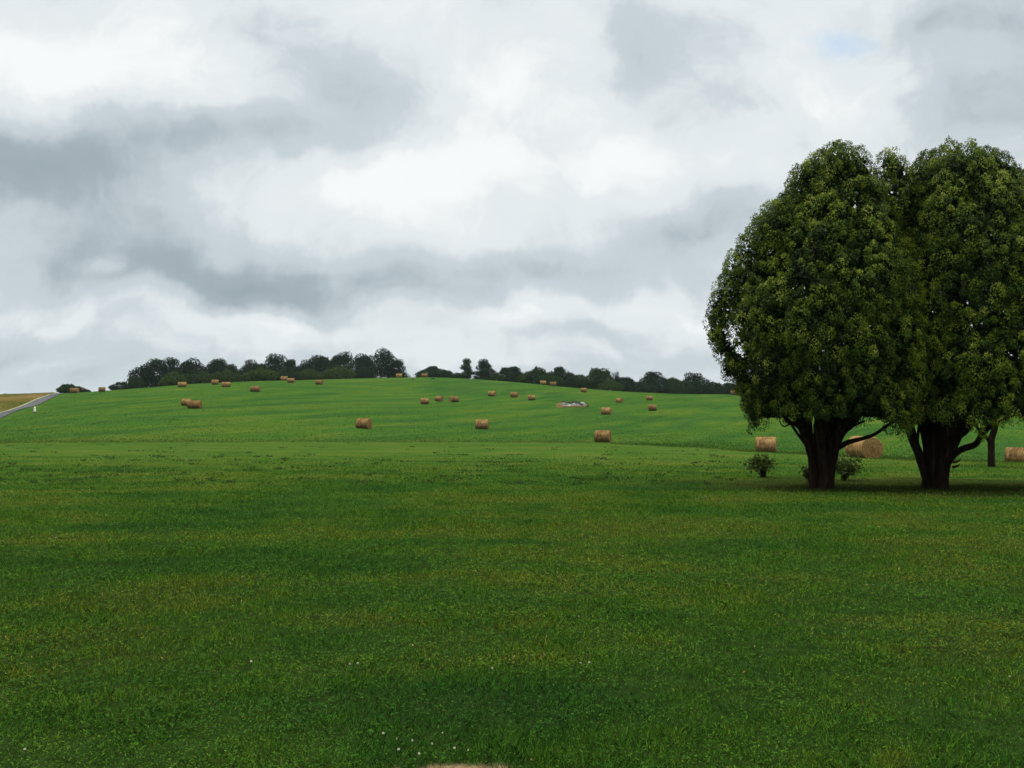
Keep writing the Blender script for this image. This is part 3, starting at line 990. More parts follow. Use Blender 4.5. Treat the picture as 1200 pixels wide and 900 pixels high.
def big_crown(axis_px, left, right, dist, extra, seed, rows=(171, 500), nlobes=190, density=1.0, holes=()):
    """left/right: [(row, half-width px)] ; dense crown of upright plumes on a turned envelope"""
    rn = np.random.default_rng(seed)
    m = dist / F
    cx = (axis_px - 600) * m
    lr, lv = zip(*left); rr2, rv = zip(*right)
    C, R, U = [], [], []
    tries = 0
    while len(C) < nlobes and tries < 40000:
        tries += 1
        row = rn.uniform(rows[0], rows[1] - 40)
        th = rn.uniform(0, 2 * pi)
        wl = np.interp(row, lr, lv); wr = np.interp(row, rr2, rv)
        cw = .5 + .5 * cos(th)
        env = (wl * (1 - cw) + wr * cw) * m
        # accept proportional to circumference
        if rn.random() > (env + .25) / 4.2: continue
        r = rn.uniform(.36, .64)
        er = max(env - r * .85 - .08 - abs(rn.normal(0, .16)), 0)
        c = np.array([cx + er * cos(th), dist + er * sin(th) * .95, EYE + (HR - row) * m - r * 1.5 - .20])
        if C and np.min(np.linalg.norm((np.array(C) - c) / [1, 1, 1.6], axis=1)) < .52: continue
        C.append(c); R.append(r); U.append(1.55 * rn.uniform(.9, 1.25))
    for (px, row, rp, dy) in extra:
        row += 10 * float(1 - sstep(230, 330, row))
        r = rp * m
        C.append(np.array([(px - 600) * m * (dist + dy) / dist, dist + dy, EYE + (HR - row) * (dist + dy) / F])); R.append(r); U.append(1.25)
    C = np.array(C); R = np.array(R); U = np.array(U)
    axis = np.array([cx, dist])
    CC, CN, CT = [], [], []
    UU = np.stack([np.ones_like(U), np.ones_like(U), U], 1)
    for i in range(len(C)):
        outw = C[i][:2] - axis; lo = np.linalg.norm(outw) + 1e-6; outw = outw / lo
        n = int(4 * pi * R[i] ** 2 * 1.35 * 17)
        q = np.arange(n) + .5                                   # even spread of clumps over the lobe
        ph = np.arccos(1 - 2 * q / n); th = q * 2.399963 + i
        v = np.stack([np.sin(ph) * np.cos(th), np.sin(ph) * np.sin(th), np.cos(ph)], 1) + rn.normal(0, .10, (n, 3))
        v /= np.linalg.norm(v, axis=1)[:, None]
        dot = v[:, 0] * outw[0] + v[:, 1] * outw[1]
        v = v[(dot * min(lo / 1.2, 1) > -.30) | (v[:, 2] > .35)]
        p = C[i] + v * R[i] * [1, 1, U[i]] * (1 + rn.normal(0, .06, len(v)))[:, None]
        d2 = np.linalg.norm((p[:, None, :] - C[None]) / (R[None, :, None] * UU[None]), axis=2)
        d2[:, i] = 9
        ok = d2.min(1) > .95
        p = p[ok]; v = v[ok]
        CC.append(p); CN.append(v); CT.append(rn.normal(0, .07) + rn.normal(0, .15, len(p)))
    P = np.concatenate(CC); D = np.concatenate(CN); T = np.concatenate(CT)
    srow = HR - (P[:, 2] - EYE) / P[:, 1] * F; scol = 600 + P[:, 0] / P[:, 1] * F
    low = rows[1] - 8 + 26 * (fbm(P[:, 0] * 1.1, P[:, 1] * 1.1, seed, 3) - .5) * 2
    k = srow < low
    for (hx, hrow, hw_, hh_) in holes:
        k &= (((scol - hx) / hw_) ** 2 + ((srow - hrow) / hh_) ** 2 > 1) | (rn.random(len(P)) < .15)
    P, D, T = P[k], D[k], T[k]
    K = int(104 * min(1, density * 1.2))
    n = len(P)
    print('CLUMPS', n, 'leaves', n * K)
    cr_ = np.repeat(rn.uniform(.08, .185, n), K)[:, None]
    Dn = np.repeat(D, K, 0)
    w = rn.normal(size=(n * K, 3)); w /= np.linalg.norm(w, axis=1)[:, None]
    w = w + Dn * .55 + [0, 0, .18]; w /= np.linalg.norm(w, axis=1)[:, None]
    Pk = np.repeat(P, K, 0) + w * cr_ * [1, 1, 1.45] * rn.uniform(.74, 1.02, (n * K, 1))
    Nk = w * .9 + Dn * .3 + [0, 0, .15]
    Dk = rn.normal(0, .45, (n * K, 3)) + np.array([0, 0, -.75]) + w * .25
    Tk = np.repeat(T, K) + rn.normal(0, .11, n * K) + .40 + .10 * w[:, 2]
    Lk = rn.uniform(.034, .066, n * K); Wk = Lk * rn.uniform(.42, .62, n * K)
    V1 = leaf_cards(Pk, Dk, Lk, Wk, Nk)
    # inner sprays, coarser, tinted dark to paint shade into the crown gaps
    n2 = int(42000 * density)
    row = rn.uniform(rows[0] + 12, rows[1] - 26, n2); th = rn.uniform(0, 2 * pi, n2)
    cw = .5 + .5 * np.cos(th)
    env = (np.interp(row, lr, lv) * (1 - cw) + np.interp(row, rr2, rv) * cw) * m
    er = (env - .40).clip(0) * rn.uniform(.45, 1, n2) ** .6
    P2 = np.stack([cx + er * np.cos(th), dist + er * np.sin(th), EYE + (HR - row) * m - .3], 1)
    if holes:
        k = np.ones(n2, bool)
        for (hx, hrow, hw_, hh_) in holes:
            sx_ = 600 + P2[:, 0] / P2[:, 1] * F; sr_ = HR - (P2[:, 2] - EYE) / P2[:, 1] * F
            k &= (((sx_ - hx) / hw_) ** 2 + ((sr_ - hrow) / hh_) ** 2 > 1)
        P2 = P2[k]; n2 = len(P2)
    m2 = 190
    q = rn.normal(size=(len(C) * m2, 3)); q /= np.linalg.norm(q, axis=1)[:, None]
    P3 = np.repeat(C, m2, 0) + q * np.repeat(R, m2)[:, None] * np.repeat(UU, m2, 0) * rn.uniform(.35, .82, (len(q), 1))
    sc3 = 600 + P3[:, 0] / P3[:, 1] * F; sr3 = HR - (P3[:, 2] - EYE) / P3[:, 1] * F
    k = sr3 < rows[1] - 14
    for (hx, hrow, hw_, hh_) in holes:
        k &= ((sc3 - hx) / hw_) ** 2 + ((sr3 - hrow) / hh_) ** 2 > 1
    P2 = np.concatenate([P2, P3[k]]); n2 = len(P2)
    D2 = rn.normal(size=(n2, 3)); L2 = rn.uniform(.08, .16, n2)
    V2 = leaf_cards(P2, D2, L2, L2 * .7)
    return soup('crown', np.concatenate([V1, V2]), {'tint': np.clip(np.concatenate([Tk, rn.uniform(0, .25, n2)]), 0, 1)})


def stems(name, specs, dist, sides=12, rough=.16, flute=0.0):
    """specs: list of [(px,row,rad_px,dy)...]; base row below ground slightly"""
    bm = bmesh.new()
    for k, s in enumerate(specs):
        pts = [Wp(px, row, dist) + Vector((0, dy, 0)) for px, row, r, dy in s]
        tube(bm, pts, [r * ((.68 if specs[0][0][0] < 1000 else .76) if name == 'trunk' and dist < 30 else .9) * dist / F for _, _, r, _ in s], sides, rough, k + 3, 5, flute)
    bmesh.ops.recalc_face_normals(bm, faces=bm.faces)
    m_ = bpy.data.meshes.new(name); bm.to_mesh(m_); bm.free(); return m_


def twigs(n, pr, dist, seed):
    rn = random.Random(seed); out = []
    for _ in range(n):
        px = rn.uniform(*pr[0]); row = rn.uniform(*pr[1]); dy = rn.uniform(-1.6, 1.6)
        s = rn.choice([-1, 1])
        out.append([(px, row, 1.6, dy), (px + s * rn.uniform(8, 18), row - rn.uniform(8, 20), 1.1, dy), (px + s * rn.uniform(20, 34), row - rn.uniform(18, 45), .5, dy)])
    return out


DA = 26.0


def rel(o, root):
    """keep world-space mesh coordinates while parented to a root standing elsewhere"""
    o.data.transform(__import__('mathutils').Matrix.Translation(-root.location))
    return o


# left big tree ------------------------------------------------------
ga = hz((962 - 600) / F * DA, DA)
TA = empty('multi_stem_tree', ((962 - 600) / F * DA, DA, ga))
tag(TA, 'left one of the two huge dark evergreen trees, beside the leafy bush', 'tree', 'two huge dark evergreens on the lawn')
trA = stems('trunk', [
    [(955, 577, 9, 0), (954, 555, 9, 0), (952, 535, 9, 0), (947, 512, 10, .1), (935, 485, 9, .2), (908, 440, 6, .3), (890, 380, 3, .4)],
    [(962, 577, 13, .1), (963, 550, 12, .1), (965, 525, 14, .1), (966, 500, 17, .1), (972, 450, 14, 0), (982, 360, 9, 0), (988, 240, 3, 0)],
    [(969, 577, 9, -.1), (970, 555, 9, -.1), (974, 530, 9, -.1), (980, 508, 9, -.2), (1000, 470, 8, -.4), (1025, 400, 5, -.6), (1040, 300, 2, -.6)],
    [(960, 576, 8, -.25), (960, 550, 8, -.3), (955, 520, 8, -.5), (948, 480, 8, -.8), (935, 400, 5, -1.4), (930, 300, 2, -1.8)],
    [(967, 577, 7, .4), (970, 545, 7, .5), (975, 505, 8, .8), (985, 450, 7, 1.3), (1000, 360, 4, 1.8)],
    [(948, 512, 6, 0), (940, 490, 7, -.4), (925, 470, 6, -.8), (900, 430, 4, -1.3)],
    [(975, 520, 6, 0), (990, 490, 6, .5), (1010, 450, 4, 1.0)],
], DA, 14, .16, .06)
rel(link('trunk', trA, bark_mat, TA), TA)
for nm, sp_ in (('branch', [[(976, 529, 4.2, 0), (990, 519, 3.4, -.1), (1005, 514, 2.6, -.2), (1020, 508, 2.2, -.3), (1040, 494, 1.9, -.4), (1062, 487, 2.0, -.5), (1085, 480, 1.2, -.6)]]),
                ('branch', [[(983, 516, 4, 0), (992, 506, 4, .2), (1003, 498, 3.5, .3), (1015, 485, 3, .4)], [(979, 530, 2.5, .3), (994, 512, 2.2, .5), (1008, 500, 2, .6), (1024, 494, 1.5, .7)]]),
                ('branch', [[(940, 508, 4, -.3), (928, 497, 3.4, -.5), (918, 495, 2.6, -.6), (910, 486, 2.4, -.7), (904, 470, 2.2, -.8), (893, 448, 1.6, -.8)],
                            [(918, 495, 1.2, -.6), (910, 499, .9, -.7), (905, 492, .6, -.7), (907, 480, .5, -.7)],
                            [(924, 490, 1.2, -.5), (916, 480, 1.0, -.6), (911, 465, .8, -.6)]]),
                ('branch', [[(953, 528, 2.2, .3), (938, 508, 1.8, .3), (926, 490, 1.5, .3), (915, 478, 1.0, .3)]] + twigs(12, ((925, 1010), (470, 500)), DA, 3))):
    for one in sp_:
        rel(link(nm, stems(nm, [one], DA, 8, .12), bark_mat, TA), TA)
cwA = big_crown(987, [(170, 18), (176, 38), (188, 50), (205, 62), (230, 82), (262, 104), (330, 132), (365, 137), (392, 122), (420, 112), (450, 114), (472, 108), (484, 84), (500, 40)],
                [(170, 18), (176, 38), (192, 46), (230, 66), (300, 90), (370, 95), (450, 95), (485, 90), (500, 60)], DA,
                [(985, 180, 17, 0), (1003, 184, 15, -.3), (962, 192, 16, .2), (940, 210, 15, 0), (926, 232, 13, 0), (908, 250, 14, 0), (895, 270, 16, -.3), (884, 288, 16, 0), (918, 246, 16, -.5), (905, 262, 16, -.8), (948, 204, 17, -.4), (975, 186, 18, -.4), (1012, 196, 12, -.3),
                 (872, 308, 16, 0), (864, 326, 15, 0), (854, 345, 14, 0), (845, 362, 12, 0), (843, 378, 11, .2), (842, 394, 10, 0), (850, 407, 10, .1), (860, 420, 10, 0), (868, 432, 11, -.1), (857, 432, 8, 0),
                 (880, 455, 11, 0), (884, 472, 11, -.3), (900, 486, 9, -.4), (912, 489, 8, -.6), (1030, 480, 12, -1), (1010, 478, 14, -1.2), (960, 484, 14, -1.4), (935, 482, 12, -1.2), (985, 488, 12, -1.5), (1040, 462, 18, -.6), (1050, 478, 14, .3), (1030, 440, 18, -.8)],
                11, nlobes=230, holes=[(858, 392, 6, 14), (868, 412, 5, 8), (1003, 240, 3, 12), (1011, 258, 2.5, 6)])
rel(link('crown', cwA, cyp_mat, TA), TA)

# right big tree -----------------------------------------------------
TB = empty('multi_stem_tree', ((1096 - 600) / F * DA, DA, hz((1096 - 600) / F * DA, DA)))
tag(TB, 'right one of the two huge dark evergreen trees, cut by the right photo edge', 'tree', 'two huge dark evergreens on the lawn')
trB = stems('trunk', [
    [(1096, 580, 17, 0), (1096, 562, 15, 0), (1098, 540, 14, 0), (1101, 515, 17, 0), (1105, 490, 19, 0), (1112, 430, 14, 0), (1122, 330, 8, 0), (1128, 230, 3, 0)],
    [(1090, 579, 8, .2), (1090, 555, 8, .2), (1092, 530, 8, .2), (1090, 505, 9, .3), (1084, 460, 8, .6), (1070, 380, 5, .9), (1062, 280, 2, 1)],
    [(1101, 579, 8, -.2), (1101, 555, 8, -.2), (1105, 530, 8, -.3), (1113, 505, 9, -.5), (1130, 460, 8, -.9), (1160, 380, 5, -1.4), (1180, 290, 2, -1.8)],
    [(1100, 578, 8, .4), (1104, 540, 8, .5), (1112, 500, 8, .8), (1125, 440, 6, 1.3), (1140, 350, 3, 1.8)],
    [(1094, 578, 7, -.4), (1094, 540, 8, -.5), (1096, 500, 8, -.9), (1095, 430, 6, -1.5), (1090, 340, 3, -2)],
], DA, 14, .14, .05)
rel(link('trunk', trB, bark_mat, TB), TB)
for nm, sp_ in (('branch', [[(1086, 572, 5, -.1), (1079, 550, 5, -.15), (1070, 528, 4.6, -.2), (1063, 512, 4.4, -.2), (1059, 495, 4, -.3), (1052, 470, 3, -.4)]]),
                ('branch', [[(1087, 545, 3, .1), (1078, 525, 2.8, .1), (1073, 508, 2.5, .1), (1068, 490, 2, .1)], [(1080, 525, 2, .3), (1081, 510, 1.8, .3), (1083, 490, 1.6, .3)]]),
                ('branch', [[(1106, 548, 4.5, 0), (1116, 532, 4.6, -.1), (1127, 525, 4.3, -.1), (1138, 520, 4, -.2), (1147, 508, 3.8, -.2), (1158, 496, 3, -.3), (1178, 486, 2, -.4)]]),
                ('branch', [[(1112, 530, 4, .2), (1122, 516, 4, .2), (1135, 506, 3.8, .2), (1147, 494, 3, .3)]] + twigs(12, ((1060, 1180), (470, 500)), DA, 5)),
                ('branch', [[(1110, 541, 1.6, -.3), (1114, 540, 1.3, -.35), (1117, 537, .6, -.4)], [(1109, 547, 1.8, -.3), (1114, 545, 1.3, -.35), (1116, 543, .5, -.4)]])):
    for one in sp_:
        rel(link(nm, stems(nm, [one], DA, 8, .12), bark_mat, TB), TB)
cwB = big_crown(1131, [(171, 22), (177, 50), (186, 62), (200, 74), (240, 94), (300, 96), (370, 98), (450, 94), (490, 86), (502, 55)],
                [(171, 22), (177, 50), (188, 62), (200, 72), (250, 104), (320, 136), (400, 152), (460, 152), (495, 130), (506, 90)], DA,
                [(1045, 184, 13, -.4), (1055, 196, 12, -.2), (1046, 208, 13, -.2), (1062, 206, 12, 0), (1034, 226, 15, -.3), (1050, 228, 16, -.5), (1068, 222, 15, -.3), (1028, 256, 17, -.4), (1044, 252, 17, .6), (1112, 183, 18, 0), (1134, 182, 17, -.2), (1092, 190, 17, 0), (1158, 187, 17, 0), (1176, 196, 17, 0), (1120, 200, 20, -.8), (1150, 205, 20, -.8),
                 (1082, 200, 13, -.4), (1190, 212, 14, 0), (1195, 197, 7, .2),
                 (1185, 496, 12, -.5), (1165, 490, 12, -.8), (1200, 500, 12, -.8), (1140, 488, 12, -1), (1110, 486, 13, -1.3), (1080, 482, 12, -1), (1056, 480, 11, -.8)],
                12, nlobes=250, holes=[(1164, 205, 3, 12), (1036, 196, 2.5, 12), (1043, 216, 2.5, 8)])
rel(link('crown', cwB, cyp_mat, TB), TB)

# thin third tree ------------------------------------------------------
DC = 41.0
TC = empty('slender_tree', ((1161 - 600) / F * DC, DC, hz((1161 - 600) / F * DC, DC)))
tag(TC, 'slender tree with a thin forked trunk at the lawn edge behind the right big tree', 'tree')
rel(link('trunk', stems('trunk', [[(1161, 549, 5.5, 0), (1161, 545, 4.6, 0), (1161, 530, 4.2, 0), (1161, 516, 4.2, 0), (1164, 506, 4, 0), (1168, 490, 3.4, 0), (1172, 460, 2, 0)],
                                  [(1160, 518, 2.6, 0), (1155, 512, 2.4, 0), (1149, 507, 2.2, 0), (1142, 495, 2, 0), (1135, 470, 1.4, 0)]], DC, 10, .1), bark_mat, TC), TC)
cwC = big_crown(1165, [(400, 10), (430, 35), (465, 42), (486, 26), (494, 10)], [(400, 10), (430, 35), (465, 45), (488, 38), (498, 20)], DC,
                [(1190, 496, 7, 0), (1202, 498, 8, .3)], 13, rows=(402, 496), nlobes=34, density=.5)
rel(link('crown', cwC, cyp_mat, TC), TC)

# ================================================================== shrubs by the trunks
shrub_mat = leaf_mat('broad_leaf_shrub', [(0, (.018, .036, .007)), (.5, (.045, .080, .010)), (1, (.11, .14, .025))], .25, .6, .1)


def shrub(px, row, wpx, hpx, d, nst, label, seed, skew=0):
    rn = np.random.default_rng(seed)
    x = (px - 600) / F * d
    t = empty('leafy_shrub', (x, d, hz(x, d)))
    tag(t, label, 'shrub')
    Wm, Hm = wpx * d / F, hpx * d / F
    bm = bmesh.new(); P, D = [], []
    for k in range(nst):
        a = rn.uniform(0, 2 * pi); out = rn.uniform(.1, 1) ** .7
        tipv = Vector((cos(a) * Wm * .5 * out + skew * Wm * .2, sin(a) * Wm * .4 * out, Hm * rn.uniform(.45, 1.0) * (1.05 - .45 * out)))
        midv = tipv * .5 + Vector((0, 0, Hm * .12))
        b0 = Vector((rn.normal(0, .05), rn.normal(0, .05), -.02))
        tube(bm, [b0, midv, tipv], [.010, .007, .003], 5, 0, k, 3)
        for q in range(22):
            s = rn.uniform(.2, 1.0) ** .6
            p = b0.lerp(midv, s * 2) if s < .5 else midv.lerp(tipv, s * 2 - 1)
            P.append(np.array(p) + rn.normal(0, .05, 3)); D.append(rn.normal(0, 1, 3) * [1, 1, .7] + np.array([cos(a) * .3, sin(a) * .3, .25]))
    m_ = bpy.data.meshes.new('stem'); bm.to_mesh(m_); bm.free()
    link('stem', m_, bark_mat, t)
    P = np.array(P); D = np.array(D); L = rn.uniform(.08, .15, len(P))
    P[:, 2] = P[:, 2].clip(.03)
    me = soup('foliage', leaf_cards(P, D, L, L * .5), {'tint': rn.uniform(0, .9, len(P))})
    link('foliage', me, shrub_mat, t)


shrub(894, 559, 44, 33, 32, 40, 'leafy low bush standing alone on the lawn left of the big tree trunks', 5, -.2)
shrub(989, 559, 46, 36, 30, 34, 'leafy bush growing right behind the left big tree trunk', 6, .2)
shrub(949, 562, 22, 28, 28, 16, 'small leafy sprout hugging the left side of the left big tree trunk', 8, -.1)

# ================================================================== hilltop trees
far_mats = [
    leaf_mat('far_dark_foliage', [(0, (.002, .010, .005)), (.6, (.006, .022, .008)), (1, (.014, .036, .011))], .08, .8, .03),
    leaf_mat('far_green_foliage', [(0, (.004, .015, .005)), (.6, (.012, .033, .007)), (1, (.025, .052, .011))], .08, .8, .03),
    leaf_mat('far_light_foliage', [(0, (.008, .022, .005)), (.6, (.024, .050, .008)), (1, (.046, .078, .014))], .08, .8, .03),
    leaf_mat('far_russet_foliage', [(0, (.045, .030, .018)), (.6, (.11, .06, .035)), (1, (.16, .09, .05))], .1, .6, .2),
]
far_bark = M('far_bark').bsdf((.05, .04, .032), .9)


def far_tree(px, top, wpx, kind, label, off=30, form='round', name='hilltop_tree', dist=None, group='trees of the wood along the hilltop', cards=2500, csz=1.0):
    d = dist or crest_d(px) + off
    x = (px - 600) / F * d
    z0 = hz(x, d)
    H = EYE + (HR - top) / F * d - z0
    R = wpx / 2 * d / F * (1.5 if form in ('round', 'low') else 1.55)
    seed = int(px * 7 + top * 13) % 9999
    rn = np.random.default_rng(seed)
    t = empty(name, (x, d, z0))
    cat = 'bush' if ('bush' in name or 'shrub' in name) else 'tree'
    tag(t, label, cat, group)
    C, RR = [], []
    nl = 22 if form == 'round' else 18
    if form == 'narrow':
        for k in range(14):
            f = (k + .5) / 14
            rr = R * (1 - .55 * f) * rn.uniform(.6, .9)
            C.append([rn.normal(0, R * .22), rn.normal(0, R * .22), H * (.12 + .84 * f) - rr * .3]); RR.append([rr, rr, H * .09])
    elif form == 'cedar':
        for k in range(16):
            f = (k + .5) / 16
            w_ = R * (.95 - .45 * f) * rn.uniform(.45, .8)
            a = rn.uniform(0, 6.28)
            C.append([cos(a) * R * .35 * (1 - f), sin(a) * R * .35 * (1 - f), H * (.18 + .78 * f)]); RR.append([w_, w_, H * .07])
    else:
        lowc = .03 if form == 'low' else .10
        for k in range(nl):
            a = rn.uniform(0, 2 * pi); e_ = rn.uniform(0, 1) ** .5; f = rn.uniform(lowc, .95)
            rr = min(R, H * .55) * rn.uniform(.28, .46)
            wr = R * (1 - .62 * max(0, (f - .45) / .55) ** 1.6) - rr * .8
            wr = max(wr, R * .25)
            C.append([cos(a) * wr * e_, sin(a) * wr * e_, max(H * f - rr * .5, rr * .8)]); RR.append([rr, rr, rr * .78])
        rr = min(R, H * .5) * .42
        C.append([rn.normal(0, .15 * R), 0, H - rr * .8]); RR.append([rr * 1.1, rr, rr * .8])
        C.append([0, 0, H * .40]); RR.append([R * .86, R * .86, H * .42])
    C = np.array(C); RR = np.array(RR)
    n = int(cards * 2.4)
    w = RR[:, 0] ** 1.6; w /= w.sum()
    pick = rn.choice(len(C), n, p=w)
    v = rn.normal(size=(n, 3)); v /= np.linalg.norm(v, axis=1)[:, None]
    rad_ = np.where(rn.random(n) < .72, rn.normal(.96, .06, n), rn.uniform(.3, 1, n))
    P = C[pick] + v * RR[pick] * rad_[:, None]
    P[:, 2] = P[:, 2].clip(.15)
    big = (.42 if H > 5 else .25) * csz
    L = rn.uniform(.5, 1.2, n) * big * .78 * max(.6, min(1.5, R / 4))
    Vv = leaf_cards(P, rn.normal(0, .8, (n, 3)) + [0, 0, -.3], L, L * .8, v + [0, -.3, .3])
    lobt = rn.normal(0, .12, len(C))
    tint = .45 + lobt[pick] + rn.normal(0, .16, n)
    me = soup('crown', Vv, {'tint': np.clip(tint, 0, 1)})
    link('crown', me, far_mats[kind], t)
    bm = bmesh.new()
    tr = max(.12, H * .022)
    tube(bm, [(0, 0, -.4), (.05 * R, 0, H * .25), (0, .05 * R, H * .55), (.03 * R, 0, H * .85)], [tr * 1.3, tr, tr * .7, tr * .2], 8, .08, seed)
    for k in range(6):
        c = C[rn.integers(len(C))]
        tube(bm, [(0, 0, H * rn.uniform(.15, .45)), tuple(c * [.5, .5, .9]), tuple(c)], [tr * .5, tr * .3, tr * .1], 5, .05, seed + k)
    m_ = bpy.data.meshes.new('trunk'); bm.to_mesh(m_); bm.free()
    link('trunk', m_, far_bark, t)


FT = [
    (144, 447, 24, 0, 'lowest dark tree tapering off the left end of the hilltop wood', 30, 'low'),
    (158, 441, 20, 1, 'second small tree from the left end of the hilltop wood', 38, 'low'),
    (179, 420.5, 42, 0, 'broad flat-topped dark tree forming the left shoulder of the wood', 42, 'round'),
    (200, 418.5, 22, 0, 'slightly taller tree just right of the broad flat-topped one', 46, 'round'),
    (222, 419.5, 34, 0, 'rounded dark tree just left of the dome-shaped tree in the wood', 44, 'round'),
    (206, 435, 26, 2, 'lighter green low tree before the left part of the wood', 24, 'low'),
    (221, 434, 24, 1, 'small green rounded tree between two lighter low trees before the wood', 23, 'low'),
    (240, 434, 26, 2, 'olive low tree at the foot of the dome-shaped tree', 22, 'low'),
    (255, 420, 26, 0, 'dark dome-shaped tree standing apart in the treetops of the left wood', 42, 'round'),
    (271, 426.5, 24, 0, 'dark tree sloping down just right of the dome-shaped tree', 40, 'round'),
    (264, 433, 32, 2, 'wide light green bush-like tree behind the two small bales', 22, 'low'),
    (292, 421, 20, 1, 'thin airy tree rising at the right side of the dip in the wood', 42, 'round'),
    (303, 426, 24, 0, 'dark middling tree left of the tall feathery one', 38, 'round'),
    (324, 414, 30, 0, 'tall feathery tree with ragged top above the crest pair of bales', 42, 'round'),
    (341, 421, 18, 1, 'loose ragged tree right of the tall feathery one', 44, 'cedar'),
    (308, 430, 34, 2, 'yellowish green low tree at the front of the dip in the wood', 20, 'low'),
    (335, 432, 30, 1, 'low dark green tree directly behind the close crest pair of bales', 20, 'low'),
    (357, 421.5, 24, 0, 'dark tree in the saddle before the highest part of the wood', 40, 'round'),
    (376, 415.5, 32, 0, 'broad dark tree at the start of the highest part of the wood', 42, 'round'),
    (361, 432, 30, 2, 'low olive tree behind the bale with the dark turned end', 20, 'low'),
    (402, 412, 28, 0, 'pointed green tree in the highest part of the wood', 42, 'round'),
    (397, 428, 30, 2, 'lighter mid-height tree before the pointed tree', 22, 'round'),
    (423, 414, 28, 0, 'dark tree between the pointed tree and the tallest tree', 42, 'round'),
    (426, 430, 26, 0, 'low dark tree at the foot of the tallest tree', 22, 'low'),
    (446, 408, 44, 0, 'tallest and widest tree of the whole wood, near its right end', 40, 'round'),
    (467, 421, 15, 0, 'narrow tree leaning off the right end of the hilltop wood', 38, 'round'),
    (476, 436, 10, 0, 'tiny tree trailing off the right end of the hilltop wood', 40, 'low'),
    (490, 437, 10, 1, 'tiny shrub-like tree in the gap right of the wood', 40, 'low'),
    (509, 429, 33, 0, 'low dome-shaped dark tree alone behind the yellowish hilltop bale', 34, 'low'),
    (534, 436.5, 24, 1, 'low green hedge-like tree between the dome-shaped one and the thin cedar', 34, 'low'),
    (547, 420, 15, 1, 'thin airy cedar-like tree, left of the pair of tall single trees', 32, 'cedar'),
    (567, 419.5, 20, 0, 'tall dense upright tree, right of the pair of tall single trees', 32, 'narrow'),
    (578, 432, 12, 3, 'little reddish tree beside the tall dense upright one', 36, 'round'),
    (598, 429, 27, 0, 'dark rounded tree between the reddish tree and the green belt', 32, 'round'),
    (585, 437, 20, 1, 'low green tree in front of the little reddish tree', 28, 'low'),
    (617, 435, 20, 2, 'lighter green tree at the left start of the right-hand tree belt', 32, 'low'),
    (630, 430, 27, 1, 'round green tree above the two sunken bales', 34, 'round'),
    (657, 430, 30, 0, 'flat-topped dark tree right above the stone heap', 36, 'round'),
    (644, 437, 28, 1, 'low green tree in front of the flat-topped tree', 26, 'low'),
    (679, 439, 24, 1, 'lower tree behind the bale under the tree line', 30, 'low'),
    (669, 442, 22, 0, 'low dark shrubby tree left of the bale under the tree line', 26, 'low'),
    (702, 431, 29, 1, 'large rounded mid-green tree in the right-hand belt', 34, 'round'),
    (721, 434.5, 9, 0, 'narrow pointed dark tree beside the large rounded mid-green one', 40, 'narrow'),
    (733, 442, 26, 0, 'low dark tree right of the narrow pointed one', 34, 'low'),
    (716, 445, 24, 2, 'bright green low tree at the foot of the large rounded one', 26, 'low'),
    (746, 447, 20, 1, 'small green tree in the lowest dip of the right-hand belt', 36, 'low'),
    (767, 435.5, 29, 0, 'ragged dark tree with an uneven top above the two bales one over the other', 36, 'round'),
    (789, 442.5, 24, 1, 'green tree between the ragged dark one and the big rounded one', 36, 'low'),
    (757, 448, 22, 0, 'low dark tree at the left foot of the ragged one', 26, 'low'),
    (815, 436.5, 31, 0, 'big rounded dark tree, last high one before the evergreen crown', 36, 'round'),
    (801, 447, 24, 1, 'low green tree at the left foot of the last high one', 26, 'low'),
    (822, 450, 26, 0, 'low dark tree at the right foot of the last high one', 26, 'low'),
    (840, 447.5, 22, 1, 'pale green low tree left of the skyline bale', 36, 'low'),
    (857, 448.5, 24, 0, 'low tree right behind the skyline bale near the evergreen crown', 38, 'low'),
    (872, 451, 22, 1, 'last low tree vanishing behind the evergreen crown', 38, 'low'),
    (895, 449, 30, 0, 'low tree of the belt hidden behind the left big evergreen', 38, 'low'),
    (925, 447, 34, 1, 'rounded tree of the belt hidden behind the left big evergreen trunk', 38, 'low'),
]
for (px, top, wpx, kind, lab, off, form) in FT:
    far_tree(px, top, wpx, kind, lab, off, form, cards=2200 + int(wpx * 90))
far_tree(81, 450.3, 20, 1, 'round green bush on the skyline behind the bale where the road ends', name='roadside_bush', dist=262, form='low', group=None, cards=3600, csz=2.2)
far_tree(93, 452.6, 12, 3, 'reddish bush beside the round green one at the end of the road', name='roadside_bush', dist=264, form='low', group=None, cards=2600, csz=2.2)
far_tree(99, 456, 10, 0, 'smallest dark bush trailing right of the reddish bush', name='roadside_bush', dist=264, form='low', group=None, cards=1800, csz=2.2)
for px, top, wpx, lab in ((8, 460.5, 11, 'widest of the three tiny far trees beyond the dry meadow, at the left edge'),
                          (17.5, 461.5, 6, 'middle one of the three tiny far trees beyond the dry meadow'),
                          (30, 461, 5, 'rightmost of the three tiny far trees beyond the dry meadow')):
    far_tree(px, top, wpx, 0, lab, name='distant_tree', dist=640, form='round', group='far trees beyond the dry meadow', cards=700, csz=2.2)

# ================================================================== white marker by the road
wm = M('weathered_white_paint')
white = wm.bsdf(wm.ramp(wm.noise(wm.obj(), 6, 4), [(.3, (.55, .54, .48)), (.7, (.78, .77, .70))]), .6)
db = M('dark_base_metal').bsdf((.02, .025, .015), .7)
v = at(41, 484, 40)
t = empty('road_marker', v)
tag(t, 'short white post with a rounded head and dark foot on the grass beside the road', 'marker post')


